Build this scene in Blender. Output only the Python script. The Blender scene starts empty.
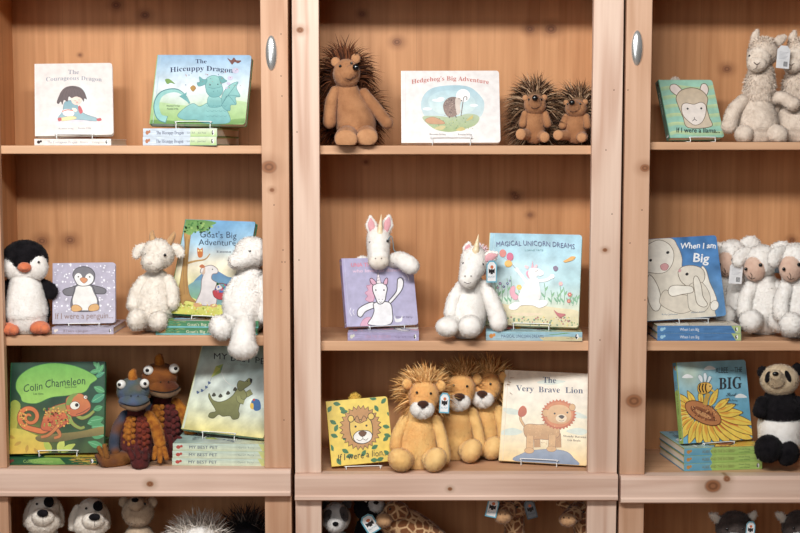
import bpy, math, random
import numpy as np
from mathutils import Vector, Matrix, Euler

# ------------------------------------------------------------------ camera, light, exposure
SC = bpy.context.scene
COL = SC.collection
F = 1300.0            # focal length in pixels of the 800 px wide frame
D = 3.38              # camera distance from the front of the bookcases (m)
U = D / F             # size of one pixel on that plane (2.6 mm)
ZC = 1.55             # eye height
PITCH = math.atan(116.5 / F)
cam_d = bpy.data.cameras.new('camera')
cam_d.sensor_width = 36.0
cam_d.lens = 36.0 * F / 800.0
cam_d.clip_start = 0.05
CAM = bpy.data.objects.new('camera', cam_d)
COL.objects.link(CAM)
CAM.location = (0, -D, ZC)
CAM.rotation_euler = (math.pi / 2 - PITCH, 0, 0)
SC.camera = CAM

W = bpy.data.worlds.new('world')
SC.world = W
W.use_nodes = True
bg = W.node_tree.nodes['Background']
_tc = W.node_tree.nodes.new('ShaderNodeTexCoord')
_sx = W.node_tree.nodes.new('ShaderNodeSeparateXYZ')
_rp = W.node_tree.nodes.new('ShaderNodeValToRGB')
W.node_tree.links.new(_tc.outputs['Generated'], _sx.inputs[0])
W.node_tree.links.new(_sx.outputs['Z'], _rp.inputs[0])      # dim floor below, bright shop front at eye height
_e = _rp.color_ramp.elements
_e[0].position = 0.0; _e[0].color = (0.20, 0.15, 0.11, 1)
_e[1].position = 1.0; _e[1].color = (0.55, 0.56, 0.58, 1)
_k = _e.new(0.10); _k.color = (1.0, 1.0, 1.0, 1)
_k = _e.new(0.35); _k.color = (1.0, 1.0, 1.0, 1)
W.node_tree.links.new(_rp.outputs[0], bg.inputs[0])
bg.inputs[1].default_value = 0.11

def area(name, loc, target, sx, sy, power, color):
    d = bpy.data.lights.new(name, 'AREA')
    d.shape = 'RECTANGLE'
    d.size = sx
    d.size_y = sy
    d.energy = power
    d.color = color
    o = bpy.data.objects.new(name, d)
    COL.objects.link(o)
    o.location = loc
    v = Vector(target) - Vector(loc)
    o.rotation_euler = v.to_track_quat('-Z', 'Y').to_euler()
    return o

area('ceiling_strip_light', (-0.40, -2.1, ZC + 1.08), (0, 0.1, ZC - 0.7), 1.8, 0.25, 72, (1.0, 0.99, 0.97))
area('shop_window_light', (-1.4, -4.4, ZC + 0.35), (0, 0, ZC - 0.6), 2.6, 1.7, 30, (0.95, 0.98, 1.0))

vs = SC.view_settings
SC.display_settings.display_device = 'sRGB'
vs.view_transform = 'Standard'
vs.look = 'None'
vs.gamma = 1.0
vs.use_curve_mapping = False
vs.exposure = 0.15

# ------------------------------------------------------------------ helpers
cp, sp = math.cos(PITCH), math.sin(PITCH)
def P(px, row, Y=0.0):
    """world point at depth Y seen at a pixel of the photograph"""
    a = (px - 400.0) / F
    b = (266.5 - row) / F
    d = Vector((a, cp + b * sp, -sp + b * cp))
    t = (Y + D) / d.y
    return Vector((d.x * t, Y, ZC + d.z * t))
def row_of(Z, Y):
    h = Z - ZC; y = Y + D
    return 266.5 - F * (h * cp + y * sp) / (y * cp - h * sp)

def lin(c):
    r = []
    for v in c[:3]:
        v = v / 255.0
        r.append(v / 12.92 if v <= 0.04045 else ((v + 0.055) / 1.055) ** 2.4)
    return (r[0], r[1], r[2], 1.0)

def tag(o, label=None, cat=None, group=None, kind=None):
    if label: o['label'] = label
    if cat: o['category'] = cat
    if group: o['group'] = group
    if kind: o['kind'] = kind
    return o

def empty(name, loc=(0, 0, 0), rot=(0, 0, 0)):
    o = bpy.data.objects.new(name, None)
    COL.objects.link(o)
    o.location = loc
    o.rotation_euler = rot
    o.empty_display_size = 0.02
    return o

def copy_tree(o, parent=None):
    c = o.copy()
    COL.objects.link(c)
    if parent: c.parent = parent
    for ch in list(o.children):
        copy_tree(ch, c)
    return c

def mesh_obj(name, V, Fc, mats, parent=None, mi=None, normals=None, smooth=True, cols=None):
    me = bpy.data.meshes.new(name)
    me.from_pydata([tuple(v) for v in V], [], [tuple(f) for f in Fc])
    if not isinstance(mats, (list, tuple)): mats = [mats]
    for m in mats: me.materials.append(m)
    if mi is not None: me.polygons.foreach_set('material_index', np.asarray(mi, dtype=np.int32))
    me.polygons.foreach_set('use_smooth', np.full(len(me.polygons), smooth))
    if cols is not None:
        at = me.color_attributes.new('Col', 'FLOAT_COLOR', 'POINT')
        at.data.foreach_set('color', np.asarray(cols, dtype=np.float32).ravel())
    me.update()
    if normals is not None:
        me.normals_split_custom_set_from_vertices([tuple(n) for n in normals])
    o = bpy.data.objects.new(name, me)
    COL.objects.link(o)
    if parent: o.parent = parent
    return o

# ------------------------------------------------------------------ materials
def new_mat(name):
    m = bpy.data.materials.new(name)
    m.use_nodes = True
    nt = m.node_tree
    return m, nt, nt.nodes['Principled BSDF']

def plain(name, c, rough=0.5, metal=0.0, spec=0.4):
    m, nt, b = new_mat(name)
    b.inputs['Base Color'].default_value = lin(c)
    b.inputs['Roughness'].default_value = rough
    b.inputs['Metallic'].default_value = metal
    b.inputs['Specular IOR Level'].default_value = spec
    return m

def nd(nt, t, **kw):
    n = nt.nodes.new(t)
    for k, v in kw.items():
        setattr(n, k, v)
    return n

def math_n(nt, op, a, b=None, c=None):
    n = nd(nt, 'ShaderNodeMath', operation=op)
    for i, v in enumerate((a, b, c)):
        if v is None: continue
        if isinstance(v, (int, float)): n.inputs[i].default_value = v
        else: nt.links.new(v, n.inputs[i])
    return n.outputs[0]

def mix_c(nt, f, a, b, mode='MIX'):
    n = nd(nt, 'ShaderNodeMix', data_type='RGBA', blend_type=mode)
    for i, v in ((0, f), (6, a), (7, b)):
        if isinstance(v, (int, float)): n.inputs[i].default_value = v
        elif isinstance(v, tuple): n.inputs[i].default_value = v
        else: nt.links.new(v, n.inputs[i])
    return n.outputs[2]

def ramp(nt, f, stops):
    n = nd(nt, 'ShaderNodeValToRGB')
    e = n.color_ramp.elements
    while len(e) < len(stops): e.new(0.5)
    for i, (p, c) in enumerate(stops):
        e[i].position = p
        e[i].color = c
    nt.links.new(f, n.inputs[0])
    return n.outputs[0]

def wood(name, light, dark, axis='Z', knots=(), holes=(), pegs=None, boards=0.0, seed=0.0, rings=9.0, figure=0.35, edge=(150, 105, 75)):
    """pine: long fibres, cathedral figure, knots at given (x, z, radius) world places"""
    m, nt, b = new_mat(name)
    L = nt.links
    geo = nd(nt, 'ShaderNodeNewGeometry')
    sepn = nd(nt, 'ShaderNodeSeparateXYZ')
    L.new(geo.outputs['Position'], sepn.inputs[0])
    X, Yy, Z = sepn.outputs
    kd = None
    for (kx, kz, kr) in knots:
        dx = math_n(nt, 'SUBTRACT', X, kx)
        dz = math_n(nt, 'SUBTRACT', Z, kz)
        dx = math_n(nt, 'DIVIDE', dx, kr)
        dz = math_n(nt, 'DIVIDE', dz, kr * 0.8)
        q = math_n(nt, 'SQRT', math_n(nt, 'ADD', math_n(nt, 'POWER', dx, 2.0), math_n(nt, 'POWER', dz, 2.0)))
        kd = q if kd is None else math_n(nt, 'MINIMUM', kd, q)
    sc = (26, 26, 1.1) if axis == 'Z' else (1.1, 26, 26)
    sc2 = (8, 8, 0.55) if axis == 'Z' else (0.55, 8, 8)
    def noise(scale, detail, off, s=1.0):
        mp = nd(nt, 'ShaderNodeMapping')
        mp.inputs['Scale'].default_value = scale
        mp.inputs['Location'].default_value = (off, off * 1.7, off * 0.6)
        L.new(geo.outputs['Position'], mp.inputs[0])
        n = nd(nt, 'ShaderNodeTexNoise')
        n.inputs['Scale'].default_value = s
        n.inputs['Detail'].default_value = detail
        L.new(mp.outputs[0], n.inputs['Vector'])
        return n.outputs[0]
    n1 = noise(sc, 6, seed, 3.0)
    n2 = noise(sc2, 2, seed + 3.1, 1.0)
    r = math_n(nt, 'MULTIPLY', n2, rings * 6.283)
    if kd is not None:
        bulge = math_n(nt, 'DIVIDE', 3.0, math_n(nt, 'ADD', kd, 0.8))
        r = math_n(nt, 'ADD', r, bulge)
    ring = math_n(nt, 'POWER', math_n(nt, 'MULTIPLY_ADD', math_n(nt, 'SINE', r), 0.5, 0.5), 2.5)
    f = math_n(nt, 'MULTIPLY_ADD', ring, figure, math_n(nt, 'MULTIPLY', math_n(nt, 'SUBTRACT', n1, 0.38), 1.1))
    col = ramp(nt, f, [(0.0, lin(light)), (1.0, lin(dark))])
    n3 = noise((2.2, 2.2, 1.2), 3, seed + 9, 1.0)
    blot = ramp(nt, n3, [(0.3, (0.90, 0.86, 0.84, 1)), (0.7, (1.06, 1.05, 1.05, 1))])
    col = mix_c(nt, 1.0, col, blot, 'MULTIPLY')
    if boards:
        q = math_n(nt, 'DIVIDE', math_n(nt, 'ADD', X, 10.03 + seed * 0.01), boards)
        fl = math_n(nt, 'FLOOR', q)
        wn = nd(nt, 'ShaderNodeTexWhiteNoise', noise_dimensions='1D')
        L.new(fl, wn.inputs['W'])
        bt = ramp(nt, wn.outputs['Value'], [(0, (0.93, 0.91, 0.89, 1)), (1, (1.04, 1.04, 1.04, 1))])
        col = mix_c(nt, 1.0, col, bt, 'MULTIPLY')
        fr = math_n(nt, 'FRACT', q)
        ln = math_n(nt, 'LESS_THAN', fr, 0.010)
        col = mix_c(nt, math_n(nt, 'MULTIPLY', ln, 0.2), col, lin((110, 70, 45)))
    if kd is not None:
        halo = nd(nt, 'ShaderNodeMapRange', interpolation_type='SMOOTHSTEP')
        halo.inputs[1].default_value = 3.0; halo.inputs[2].default_value = 0.6
        L.new(kd, halo.inputs[0])
        col = mix_c(nt, math_n(nt, 'MULTIPLY', halo.outputs[0], 0.5), col, lin(edge))
        core = nd(nt, 'ShaderNodeMapRange', interpolation_type='SMOOTHSTEP')
        core.inputs[1].default_value = 1.15; core.inputs[2].default_value = 0.7
        L.new(kd, core.inputs[0])
        rr = math_n(nt, 'MULTIPLY_ADD', math_n(nt, 'SINE', math_n(nt, 'MULTIPLY', kd, 11.0)), 0.25, 0.75)
        kc = mix_c(nt, rr, lin((74, 42, 26)), lin((150, 100, 68)))
        col = mix_c(nt, core.outputs[0], col, kc)
    for (hx, hz, hr) in holes:
        q = math_n(nt, 'ADD', math_n(nt, 'POWER', math_n(nt, 'SUBTRACT', X, hx), 2.0), math_n(nt, 'POWER', math_n(nt, 'SUBTRACT', Z, hz), 2.0))
        col = mix_c(nt, math_n(nt, 'LESS_THAN', q, hr * hr), col, lin((72, 45, 30)))
    if pegs:   # drilled column at depth pegs[0], pitch pegs[1]
        a = math_n(nt, 'SUBTRACT', Yy, pegs[0])
        c_ = math_n(nt, 'MULTIPLY', math_n(nt, 'SUBTRACT', math_n(nt, 'FRACT', math_n(nt, 'DIVIDE', Z, pegs[1])), 0.5), pegs[1])
        q = math_n(nt, 'ADD', math_n(nt, 'POWER', a, 2.0), math_n(nt, 'POWER', c_, 2.0))
        col = mix_c(nt, math_n(nt, 'LESS_THAN', q, 0.0035 ** 2), col, lin((90, 58, 38)))
    L.new(col, b.inputs['Base Color'])
    b.inputs['Roughness'].default_value = 0.55
    b.inputs['Specular IOR Level'].default_value = 0.3
    bp = nd(nt, 'ShaderNodeBump')
    bp.inputs['Strength'].default_value = 0.12
    bp.inputs['Distance'].default_value = 0.002
    L.new(n1, bp.inputs['Height'])
    L.new(bp.outputs[0], b.inputs['Normal'])
    return m

def plush(name, c1, c2=None, scale=60.0, sheen=0.35, patches=None, pscale=9.0, thr=0.5, soft=0.08):
    """soft fabric: c1 mottled with c2; patches = larger areas of other colours"""
    m, nt, b = new_mat(name)
    L = nt.links
    tc = nd(nt, 'ShaderNodeTexCoord')
    n = nd(nt, 'ShaderNodeTexNoise')
    n.inputs['Scale'].default_value = scale
    n.inputs['Detail'].default_value = 4
    L.new(tc.outputs['Object'], n.inputs['Vector'])
    if c2 is None: c2 = tuple(v * 0.86 for v in c1)
    col = ramp(nt, n.outputs[0], [(0.33, lin(c2)), (0.62, lin(c1))])
    if patches:
        n2 = nd(nt, 'ShaderNodeTexNoise')
        n2.inputs['Scale'].default_value = pscale
        n2.inputs['Detail'].default_value = 1.5
        L.new(tc.outputs['Object'], n2.inputs['Vector'])
        k = len(patches)
        st = []
        for i, pc in enumerate(patches):
            st.append((0.32 + 0.36 * i / max(1, k - 1), lin(pc)))
        pc = ramp(nt, n2.outputs[0], st)
        col = mix_c(nt, thr, col, pc)
    L.new(col, b.inputs['Base Color'])
    b.inputs['Roughness'].default_value = 0.95
    b.inputs['Specular IOR Level'].default_value = 0.1
    b.inputs['Sheen Weight'].default_value = sheen
    b.inputs['Sheen Roughness'].default_value = 0.5
    n3 = nd(nt, 'ShaderNodeTexNoise')
    n3.inputs['Scale'].default_value = 260
    n3.inputs['Detail'].default_value = 3
    L.new(tc.outputs['Object'], n3.inputs['Vector'])
    bp = nd(nt, 'ShaderNodeBump')
    bp.inputs['Strength'].default_value = 0.5
    bp.inputs['Distance'].default_value = 0.004
    L.new(n3.outputs[0], bp.inputs['Height'])
    L.new(bp.outputs[0], b.inputs['Normal'])
    return m

def make_print_mat():
    m, nt, b = new_mat('printed_board')
    L = nt.links
    a = nd(nt, 'ShaderNodeAttribute', attribute_name='Col')
    tc = nd(nt, 'ShaderNodeTexCoord')
    n = nd(nt, 'ShaderNodeTexNoise')
    n.inputs['Scale'].default_value = 55
    n.inputs['Detail'].default_value = 4
    L.new(tc.outputs['Object'], n.inputs['Vector'])
    r = ramp(nt, n.outputs[0], [(0.3, (0.88, 0.88, 0.88, 1)), (0.65, (1.04, 1.04, 1.04, 1))])
    L.new(mix_c(nt, 1.0, a.outputs['Color'], r, 'MULTIPLY'), b.inputs['Base Color'])
    b.inputs['Roughness'].default_value = 0.42
    b.inputs['Specular IOR Level'].default_value = 0.35
    return m
PRINT = make_print_mat()
PAGES = plain('page_paper', (222, 210, 190), 0.8)
WIRE = plain('white_wire', (245, 245, 242), 0.3, 0.0, 0.6)
CLEARISH = plain('clear_plastic', (225, 230, 232), 0.15, 0.0, 0.8)
CHROME = plain('chrome', (228, 228, 226), 0.24, 0.8)
BLACK = plain('black_plastic', (14, 13, 14), 0.18, 0.0, 0.6)

# ------------------------------------------------------------------ solid shapes (numpy)
def box_arr(x0, x1, y0, y1, z0, z1):
    V = [(x0, y0, z0), (x1, y0, z0), (x1, y1, z0), (x0, y1, z0), (x0, y0, z1), (x1, y0, z1), (x1, y1, z1), (x0, y1, z1)]
    Fc = [(0, 3, 2, 1), (4, 5, 6, 7), (0, 1, 5, 4), (1, 2, 6, 5), (2, 3, 7, 6), (3, 0, 4, 7)]
    return V, Fc
def box(name, x0, x1, y0, y1, z0, z1, mat, parent=None, bevel=0.0):
    V, Fc = box_arr(x0, x1, y0, y1, z0, z1)
    o = mesh_obj(name, V, Fc, mat, parent, smooth=False)
    if bevel:
        md = o.modifiers.new('bevel', 'BEVEL')
        md.width = bevel
        md.segments = 2
        o.data.polygons.foreach_set('use_smooth', np.full(len(o.data.polygons), True))
        md.harden_normals = True
    return o

def cat(pieces):
    V, Fc = [], []
    for v, f in pieces:
        k = len(V)
        V.extend([tuple(p) for p in v])
        Fc.extend([tuple(i + k for i in q) for q in f])
    return V, Fc

def catmull(pts, n):
    pts = [np.array(p, float) for p in pts]
    if len(pts) == 2:
        return [pts[0] + (pts[1] - pts[0]) * t for t in np.linspace(0, 1, n + 1)]
    ext = [2 * pts[0] - pts[1]] + pts + [2 * pts[-1] - pts[-2]]
    out = []
    for i in range(1, len(ext) - 2):
        p0, p1, p2, p3 = ext[i - 1], ext[i], ext[i + 1], ext[i + 2]
        for k in range(n):
            t = k / n
            out.append(0.5 * ((2 * p1) + (-p0 + p2) * t + (2 * p0 - 5 * p1 + 4 * p2 - p3) * t * t + (-p0 + 3 * p1 - 3 * p2 + p3) * t ** 3))
    out.append(pts[-1])
    return out

def tube(stations, seg=16, n=4, cap=True, ref=(0, 1, 0)):
    """smooth tube through (x, y, z, r) or (x, y, z, r_side, r_depth) stations, rounded ends"""
    st = [tuple(s) + (s[3],) if len(s) == 4 else tuple(s) for s in stations]
    pts = catmull(st, n)
    pts = [p for p in pts]
    A = np.array(pts)
    A[:, 3:] = np.maximum(A[:, 3:], 1e-4)
    C = A[:, :3]
    T = np.gradient(C, axis=0)
    T /= np.linalg.norm(T, axis=1)[:, None] + 1e-9
    if cap:
        pre, post = [], []
        for q in (0.97, 0.8, 0.5, 0.2):
            w = math.sqrt(1 - q * q)
            m0 = min(A[0, 3], A[0, 4]); m1 = min(A[-1, 3], A[-1, 4])
            pre.append(np.concatenate([C[0] - T[0] * m0 * q, A[0, 3:] * w]))
            post.append(np.concatenate([C[-1] + T[-1] * m1 * q, A[-1, 3:] * w]))
        A2 = np.array(pre + list(A) + post[::-1])
        T2 = np.array([T[0]] * 4 + list(T) + [T[-1]] * 4)
    else:
        A2, T2 = A, T
    ref = np.array(ref, float)
    rings = []
    th = np.linspace(0, 2 * math.pi, seg, endpoint=False)
    for a, t in zip(A2, T2):
        s = np.cross(t, ref)
        if np.linalg.norm(s) < 1e-3: s = np.cross(t, (1, 0, 0.01))
        s /= np.linalg.norm(s)
        d = np.cross(s, t)
        rings.append(a[:3] + np.outer(np.cos(th), s) * a[3] + np.outer(np.sin(th), d) * a[4])
    V = np.concatenate(rings)
    Fc = []
    m = len(rings)
    for i in range(m - 1):
        for j in range(seg):
            k = (j + 1) % seg
            Fc.append((i * seg + j, (i + 1) * seg + j, (i + 1) * seg + k, i * seg + k))
    Fc.append(tuple(range(seg)))
    Fc.append(tuple((m - 1) * seg + j for j in range(seg - 1, -1, -1)))
    return V, Fc

def ell(x, y, z, rx, ry, rz, rot=(0, 0, 0), seg=20, rings=12, sq=1.0):
    V = [(0, 0, 1.0)]
    for i in range(1, rings):
        a = math.pi * i / rings
        for j in range(seg):
            b = 2 * math.pi * j / seg
            V.append((math.sin(a) * math.cos(b), math.sin(a) * math.sin(b), math.cos(a)))
    V.append((0, 0, -1.0))
    V = np.array(V)
    if sq != 1.0: V = np.sign(V) * np.abs(V) ** sq
    R = np.array(Euler([math.radians(v) for v in rot]).to_matrix())
    V = (V * np.array([rx, ry, rz])) @ R.T + np.array([x, y, z])
    Fc = []
    for j in range(seg):
        k = (j + 1) % seg
        Fc.append((0, 1 + j, 1 + k))
        for i in range(rings - 2):
            a = 1 + i * seg
            Fc.append((a + j, a + seg + j, a + seg + k, a + k))
        a = 1 + (rings - 2) * seg
        Fc.append((a + j, len(V) - 1, a + k))
    return V, Fc

def vnormals(V, Fc):
    V = np.asarray(V, float)
    N = np.zeros_like(V)
    tris = []
    for f in Fc:
        for i in range(1, len(f) - 1):
            tris.append((f[0], f[i], f[i + 1]))
    T = np.array(tris)
    fn = np.cross(V[T[:, 1]] - V[T[:, 0]], V[T[:, 2]] - V[T[:, 0]])
    for k in range(3): np.add.at(N, T[:, k], fn)
    N /= np.linalg.norm(N, axis=1)[:, None] + 1e-12
    return N, T, np.linalg.norm(fn, axis=1) / 2

def strands(V, Fc, count, length, width, rng, comb=(0, 0, -0.3), chaos=0.35, segs=1, droop=0.0, keep=None, center=None, lenvar=0.4):
    """fur blades growing from a surface: returns V, F, normals"""
    N, T, A = vnormals(V, Fc)
    V = np.asarray(V, float)
    idx = rng.choice(len(T), size=count, p=A / A.sum())
    a = rng.random(count); b = rng.random(count)
    m = a + b > 1
    a[m] = 1 - a[m]; b[m] = 1 - b[m]
    t = T[idx]
    p = V[t[:, 0]] * (1 - a - b)[:, None] + V[t[:, 1]] * a[:, None] + V[t[:, 2]] * b[:, None]
    n = N[t[:, 0]] * (1 - a - b)[:, None] + N[t[:, 1]] * a[:, None] + N[t[:, 2]] * b[:, None]
    n /= np.linalg.norm(n, axis=1)[:, None] + 1e-9
    if keep is not None:
        q = keep(p, n)
        p, n = p[q], n[q]
    c = len(p)
    base = n if center is None else (p - np.array(center)) / (np.linalg.norm(p - np.array(center), axis=1)[:, None] + 1e-9)
    tg = np.cross(n, rng.normal(size=(c, 3)))
    tg /= np.linalg.norm(tg, axis=1)[:, None] + 1e-9
    lay = 0.9 if segs == 1 else 0.0                 # short pile lies over sideways
    d = base * (1 - 0.35 * (lay > 0)) + np.array(comb) + rng.normal(size=(c, 3)) * chaos + tg * lay
    d /= np.linalg.norm(d, axis=1)[:, None]
    ln = length * (1 - lenvar * rng.random(c))[:, None]
    side = np.cross(d, n + rng.normal(size=(c, 3)) * (0.15 if segs == 1 else 0.5))
    side /= np.linalg.norm(side, axis=1)[:, None] + 1e-9
    front = n if segs == 1 else n * 0.6 + np.array((0, -0.7, 0.1))
    fl_ = np.einsum('ij,ij->i', np.cross(d, side), front) > 0
    side = np.where(fl_[:, None], -side, side)      # broad face of the blade outwards
    ng = np.cross(side, d)
    side *= width * 0.5
    k = segs
    vs, ns = [], []
    pos = p - n * length * 0.03
    dd = d.copy()
    for i in range(k):
        w = 1 - 0.6 * i / k
        vs += [pos - side * w, pos + side * w]
        dd = dd + np.array((0, 0, -droop / k)) + (rng.normal(size=(c, 3)) * chaos * 0.3 if k > 1 else 0)
        dd /= np.linalg.norm(dd, axis=1)[:, None]
        pos = pos + dd * ln / k
    vs.append(pos)
    per = 2 * k + 1
    OUT = np.stack(vs, axis=1).reshape(-1, 3)
    nn = n * 0.8 + ng * 0.3
    if k > 1: nn = ng * 0.7 + n * 0.35 + np.array((0, -0.15, 0.1))
    nn /= np.linalg.norm(nn, axis=1)[:, None]
    NO = np.repeat(nn, per, axis=0)
    Fo = []
    base_i = np.arange(c) * per
    fl = []
    for i in range(k - 1):
        fl.append(np.stack([base_i + 2 * i, base_i + 2 * i + 1, base_i + 2 * i + 3, base_i + 2 * i + 2], 1))
    tr = np.stack([base_i + 2 * k - 2, base_i + 2 * k - 1, base_i + 2 * k], 1)
    Fo = [tuple(r) for q in fl for r in q.tolist()] + [tuple(r) for r in tr.tolist()]
    return OUT, Fo, NO
# ------------------------------------------------------------------ setting
def stone(name, c1, c2, scale):
    m, nt, b = new_mat(name)
    n = nd(nt, 'ShaderNodeTexNoise'); n.inputs['Scale'].default_value = scale; n.inputs['Detail'].default_value = 5
    nt.links.new(ramp(nt, n.outputs[0], [(0.3, lin(c1)), (0.7, lin(c2))]), b.inputs['Base Color'])
    b.inputs['Roughness'].default_value = 0.6
    return m
o = box('floor', -3.2, 3.2, -6.0, 0.62, -0.05, 0.0, stone('floor_boards', (120, 92, 70), (142, 110, 84), 3)); tag(o, kind='structure')
o = box('wall_back', -3.2, 3.2, 0.57, 0.62, 0.0, 2.9, stone('plaster', (205, 200, 192), (214, 209, 200), 8)); tag(o, kind='structure')

YF = 0.024      # depth of the face-frame boards
YB = 0.300      # front of the back panel
def zrow(row, Y): return P(400, row, Y).z
def xpx(px, Y=0.0): return (px - 400) * U * (D + Y) / D      # at eye-level rows
# opening edges at mid height (px) : outer-left, inner-left, inner-right, outer-right
CAB = {
 'L': dict(x=(-32, 0, 262, 289.3), wall=(-17, 282), shelf=((145.5, 154), (335.5, 346)), base=(470, 497)),
 'M': dict(x=(293.2, 319.8, 591.2, 621), wall=(305, 607), shelf=((145.5, 154.5), (341, 351)), base=(475, 501)),
 'R': dict(x=(623.8, 649.2, 920, 948), wall=(634, 936), shelf=((142.0, 150), (341, 351)), base=(476.5, 503.5)),
}
STILE_L = {'L': ((206, 167, 137), (178, 132, 101)), 'M': ((228, 202, 183), (200, 165, 144)), 'R': ((212, 174, 146), (186, 143, 112))}
LABELS = {
 'L': 'pine bookcase at the left, with the two dragon books on its top shelf',
 'M': 'pale pine bookcase in the middle, holding the hedgehogs, unicorns and lions',
 'R': 'pine bookcase at the right, holding the llamas, lambs and panda',
}
KN = {  # knots in px (x, row, radius px) on back / stiles
 'L': ([(42, 241, 4.5), (70, 240, 4.5), (145, 15, 4), (80, 55, 1.5), (116, 5, 4)], [(269, 167, 6.5), (272, 190, 2)], [(150, 484, 3)]),
 'M': ([(397, 42, 4), (530, 29, 4), (551, 29, 5), (516, 197, 4), (530, 215, 2.5), (362, 14, 3), (366, 162, 2), (514, 194, 3)], [(300, 30, 3), (605, 250, 2)], [(450, 489, 2)]),
 'R': ([(727, 69, 4), (792, 240, 3)], [(634, 401, 7), (611, 282, 4), (645, 168, 4)], [(713, 486, 7), (727, 479, 3)]),
}
TOPZ = {}
def shelf_z(c, i): return TOPZ[(c, i)]
for c, q in CAB.items():
    xs = [xpx(v) for v in q['x']]
    Z0 = zrow(q['base'][0], -0.02)
    ZB = zrow(q['base'][1], -0.02)
    ZT = ZC + 1.02
    root = empty('bookcase', ((xs[0] + xs[3]) / 2, 0.16, 0.0))
    tag(root, LABELS[c], 'bookcase')
    off = root.location
    kb, ks, kl = KN[c]
    def kk(lst, Y): return [(P(a, r, Y).x, P(a, r, Y).z, s * U * 1.25) for a, r, s in lst]
    lt, dk = STILE_L[c]
    sd = {'L': 1.0, 'M': 5.3, 'R': 11.7}[c]
    sp_ = {'L': [(281, 34), (281, 76), (282, 96), (283, 250), (282, 262), (284, 420), (274, 205), (285, 262), (281, 290)],
           'M': [(297, 132), (606, 150), (614, 90), (600, 340), (299, 260), (612, 214)], 'R': [(642, 210), (628, 90), (645, 300), (630, 243)]}[c]
    mst = wood('pine_frame_' + c, lt, dk, 'Z', kk(ks, 0), [(a, b_, 0.0016) for a, b_, _ in kk([(u_, v_, 1) for u_, v_ in sp_], 0)], seed=sd, rings=7, figure=0.75 if c == 'M' else 0.5)
    mbk = wood('pine_back_' + c, (208, 155, 109), (168, 114, 72), 'Z', kk(kb, YB), boards=0.172, seed=sd + 2, rings=6, figure=0.3, edge=(120, 72, 42))
    msh = wood('pine_shelf_' + c, (216, 174, 138), (182, 136, 102), 'X', (), seed=sd + 4, rings=4)
    mlg = wood('pine_ledge_' + c, (224, 196, 178), (194, 158, 138), 'X', kk(kl, -0.02), seed=sd + 6, rings=4, edge=(150, 120, 90))
    if c == 'L': msd = wood('pine_side_L', (208, 155, 109), (168, 114, 72), 'Z', seed=8.8, rings=6, figure=0.3, pegs=(0.16, 0.032))
    else: msd = mbk
    def B(name, x0, x1, y0, y1, z0, z1, m, bev=0.0015):
        return box(name, x0 - off.x, x1 - off.x, y0 - off.y, y1 - off.y, z0, z1, m, root, bev)
    w0, w1 = xpx(q['wall'][0]), xpx(q['wall'][1])
    # sides: upper stiles, lower stiles (flush under the ledge), side and back panels
    B('stile', xs[0], xs[1], 0, YF, Z0, ZT, mst, 0.002)
    B('stile', xs[2], xs[3], 0, YF, Z0, ZT, mst, 0.002)
    B('lower_stile', xs[0], xs[1] , 0.0, YF, 0.10, ZB, mst, 0.002)
    B('lower_stile', xs[2], xs[3], 0.0, YF, 0.10, ZB, mst, 0.002)
    B('side_panel', w0 - 0.018, w0, YF, YB + 0.012, 0.08, ZT, msd, 0.0)
    B('side_panel', w1, w1 + 0.018, YF, YB + 0.012, 0.08, ZT, mbk, 0.0)
    B('back_panel', w0, w1, YB, YB + 0.012, 0.08, ZT, mbk, 0.0)
    B('plinth', xs[0], xs[3], 0.0, YF, 0.0, 0.10, mlg)
    B('lower_floor', w0, w1, YF, YB, 0.10, 0.12, msh)
    B('top_rail', xs[1], xs[2], 0.0, YF, ZT - 0.09, ZT, mst)
    B('cornice', xs[0] - 0.0, xs[3] + 0.0, -0.03, YB + 0.012, ZT, ZT + 0.03, mlg, 0.004)
    # shelves
    for i, (ra, rb) in enumerate(q['shelf']):
        za, zb = zrow(ra, YF), zrow(rb, YF)
        TOPZ[(c, i)] = za
        B('shelf', w0, w1, YF, YB, zb, za, msh, 0.003)
    za = zrow(-14, YF)
    B('shelf', w0, w1, YF, YB, za, za + 0.022, msh, 0.003)
    # ledge: bottom board of the glazed part with its moulding in front
    TOPZ[(c, 2)] = Z0
    B('ledge_shelf', w0, w1, YF, YB, Z0 - 0.03, Z0, msh, 0.001)
    g = 0.0005
    pr = [(YF, Z0), (-0.012, Z0), (-0.018, Z0 - 0.003), (-0.020, Z0 - 0.010), (-0.020, ZB + 0.016), (-0.024, ZB + 0.012), (-0.024, ZB + 0.004), (-0.018, ZB), (YF, ZB)]
    n = len(pr)
    x0, x1 = xs[0] + g - off.x, xs[3] - g - off.x
    V = [(x0, y - off.y, z) for y, z in pr] + [(x1, y - off.y, z) for y, z in pr]
    Fc = [(i, (i + 1) % n, (i + 1) % n + n, i + n) for i in range(n)] + [tuple(range(n - 1, -1, -1)), tuple(range(n, 2 * n))]
    mesh_obj('ledge_moulding', V, Fc, mlg, root, smooth=False)
    # lower inner shelf, out of the frame, carries the toys underneath
    zl = Z0 - 0.36
    TOPZ[(c, 3)] = zl
    B('lower_shelf', w0, w1, YF, YB, zl - 0.02, zl, msh, 0.002)
    # oval chrome catch plate on the stile
    if c != 'M':
        kx, kr = (271.3, 53) if c == 'L' else (637, 48)
        p = P(kx, kr, 0)
        v, f = ell(p.x - off.x, -off.y, p.z, 6.0 * U, 0.010, 17.5 * U, seg=24, rings=16)
        mesh_obj('chrome_catch', v, f, CHROME, root)
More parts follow.
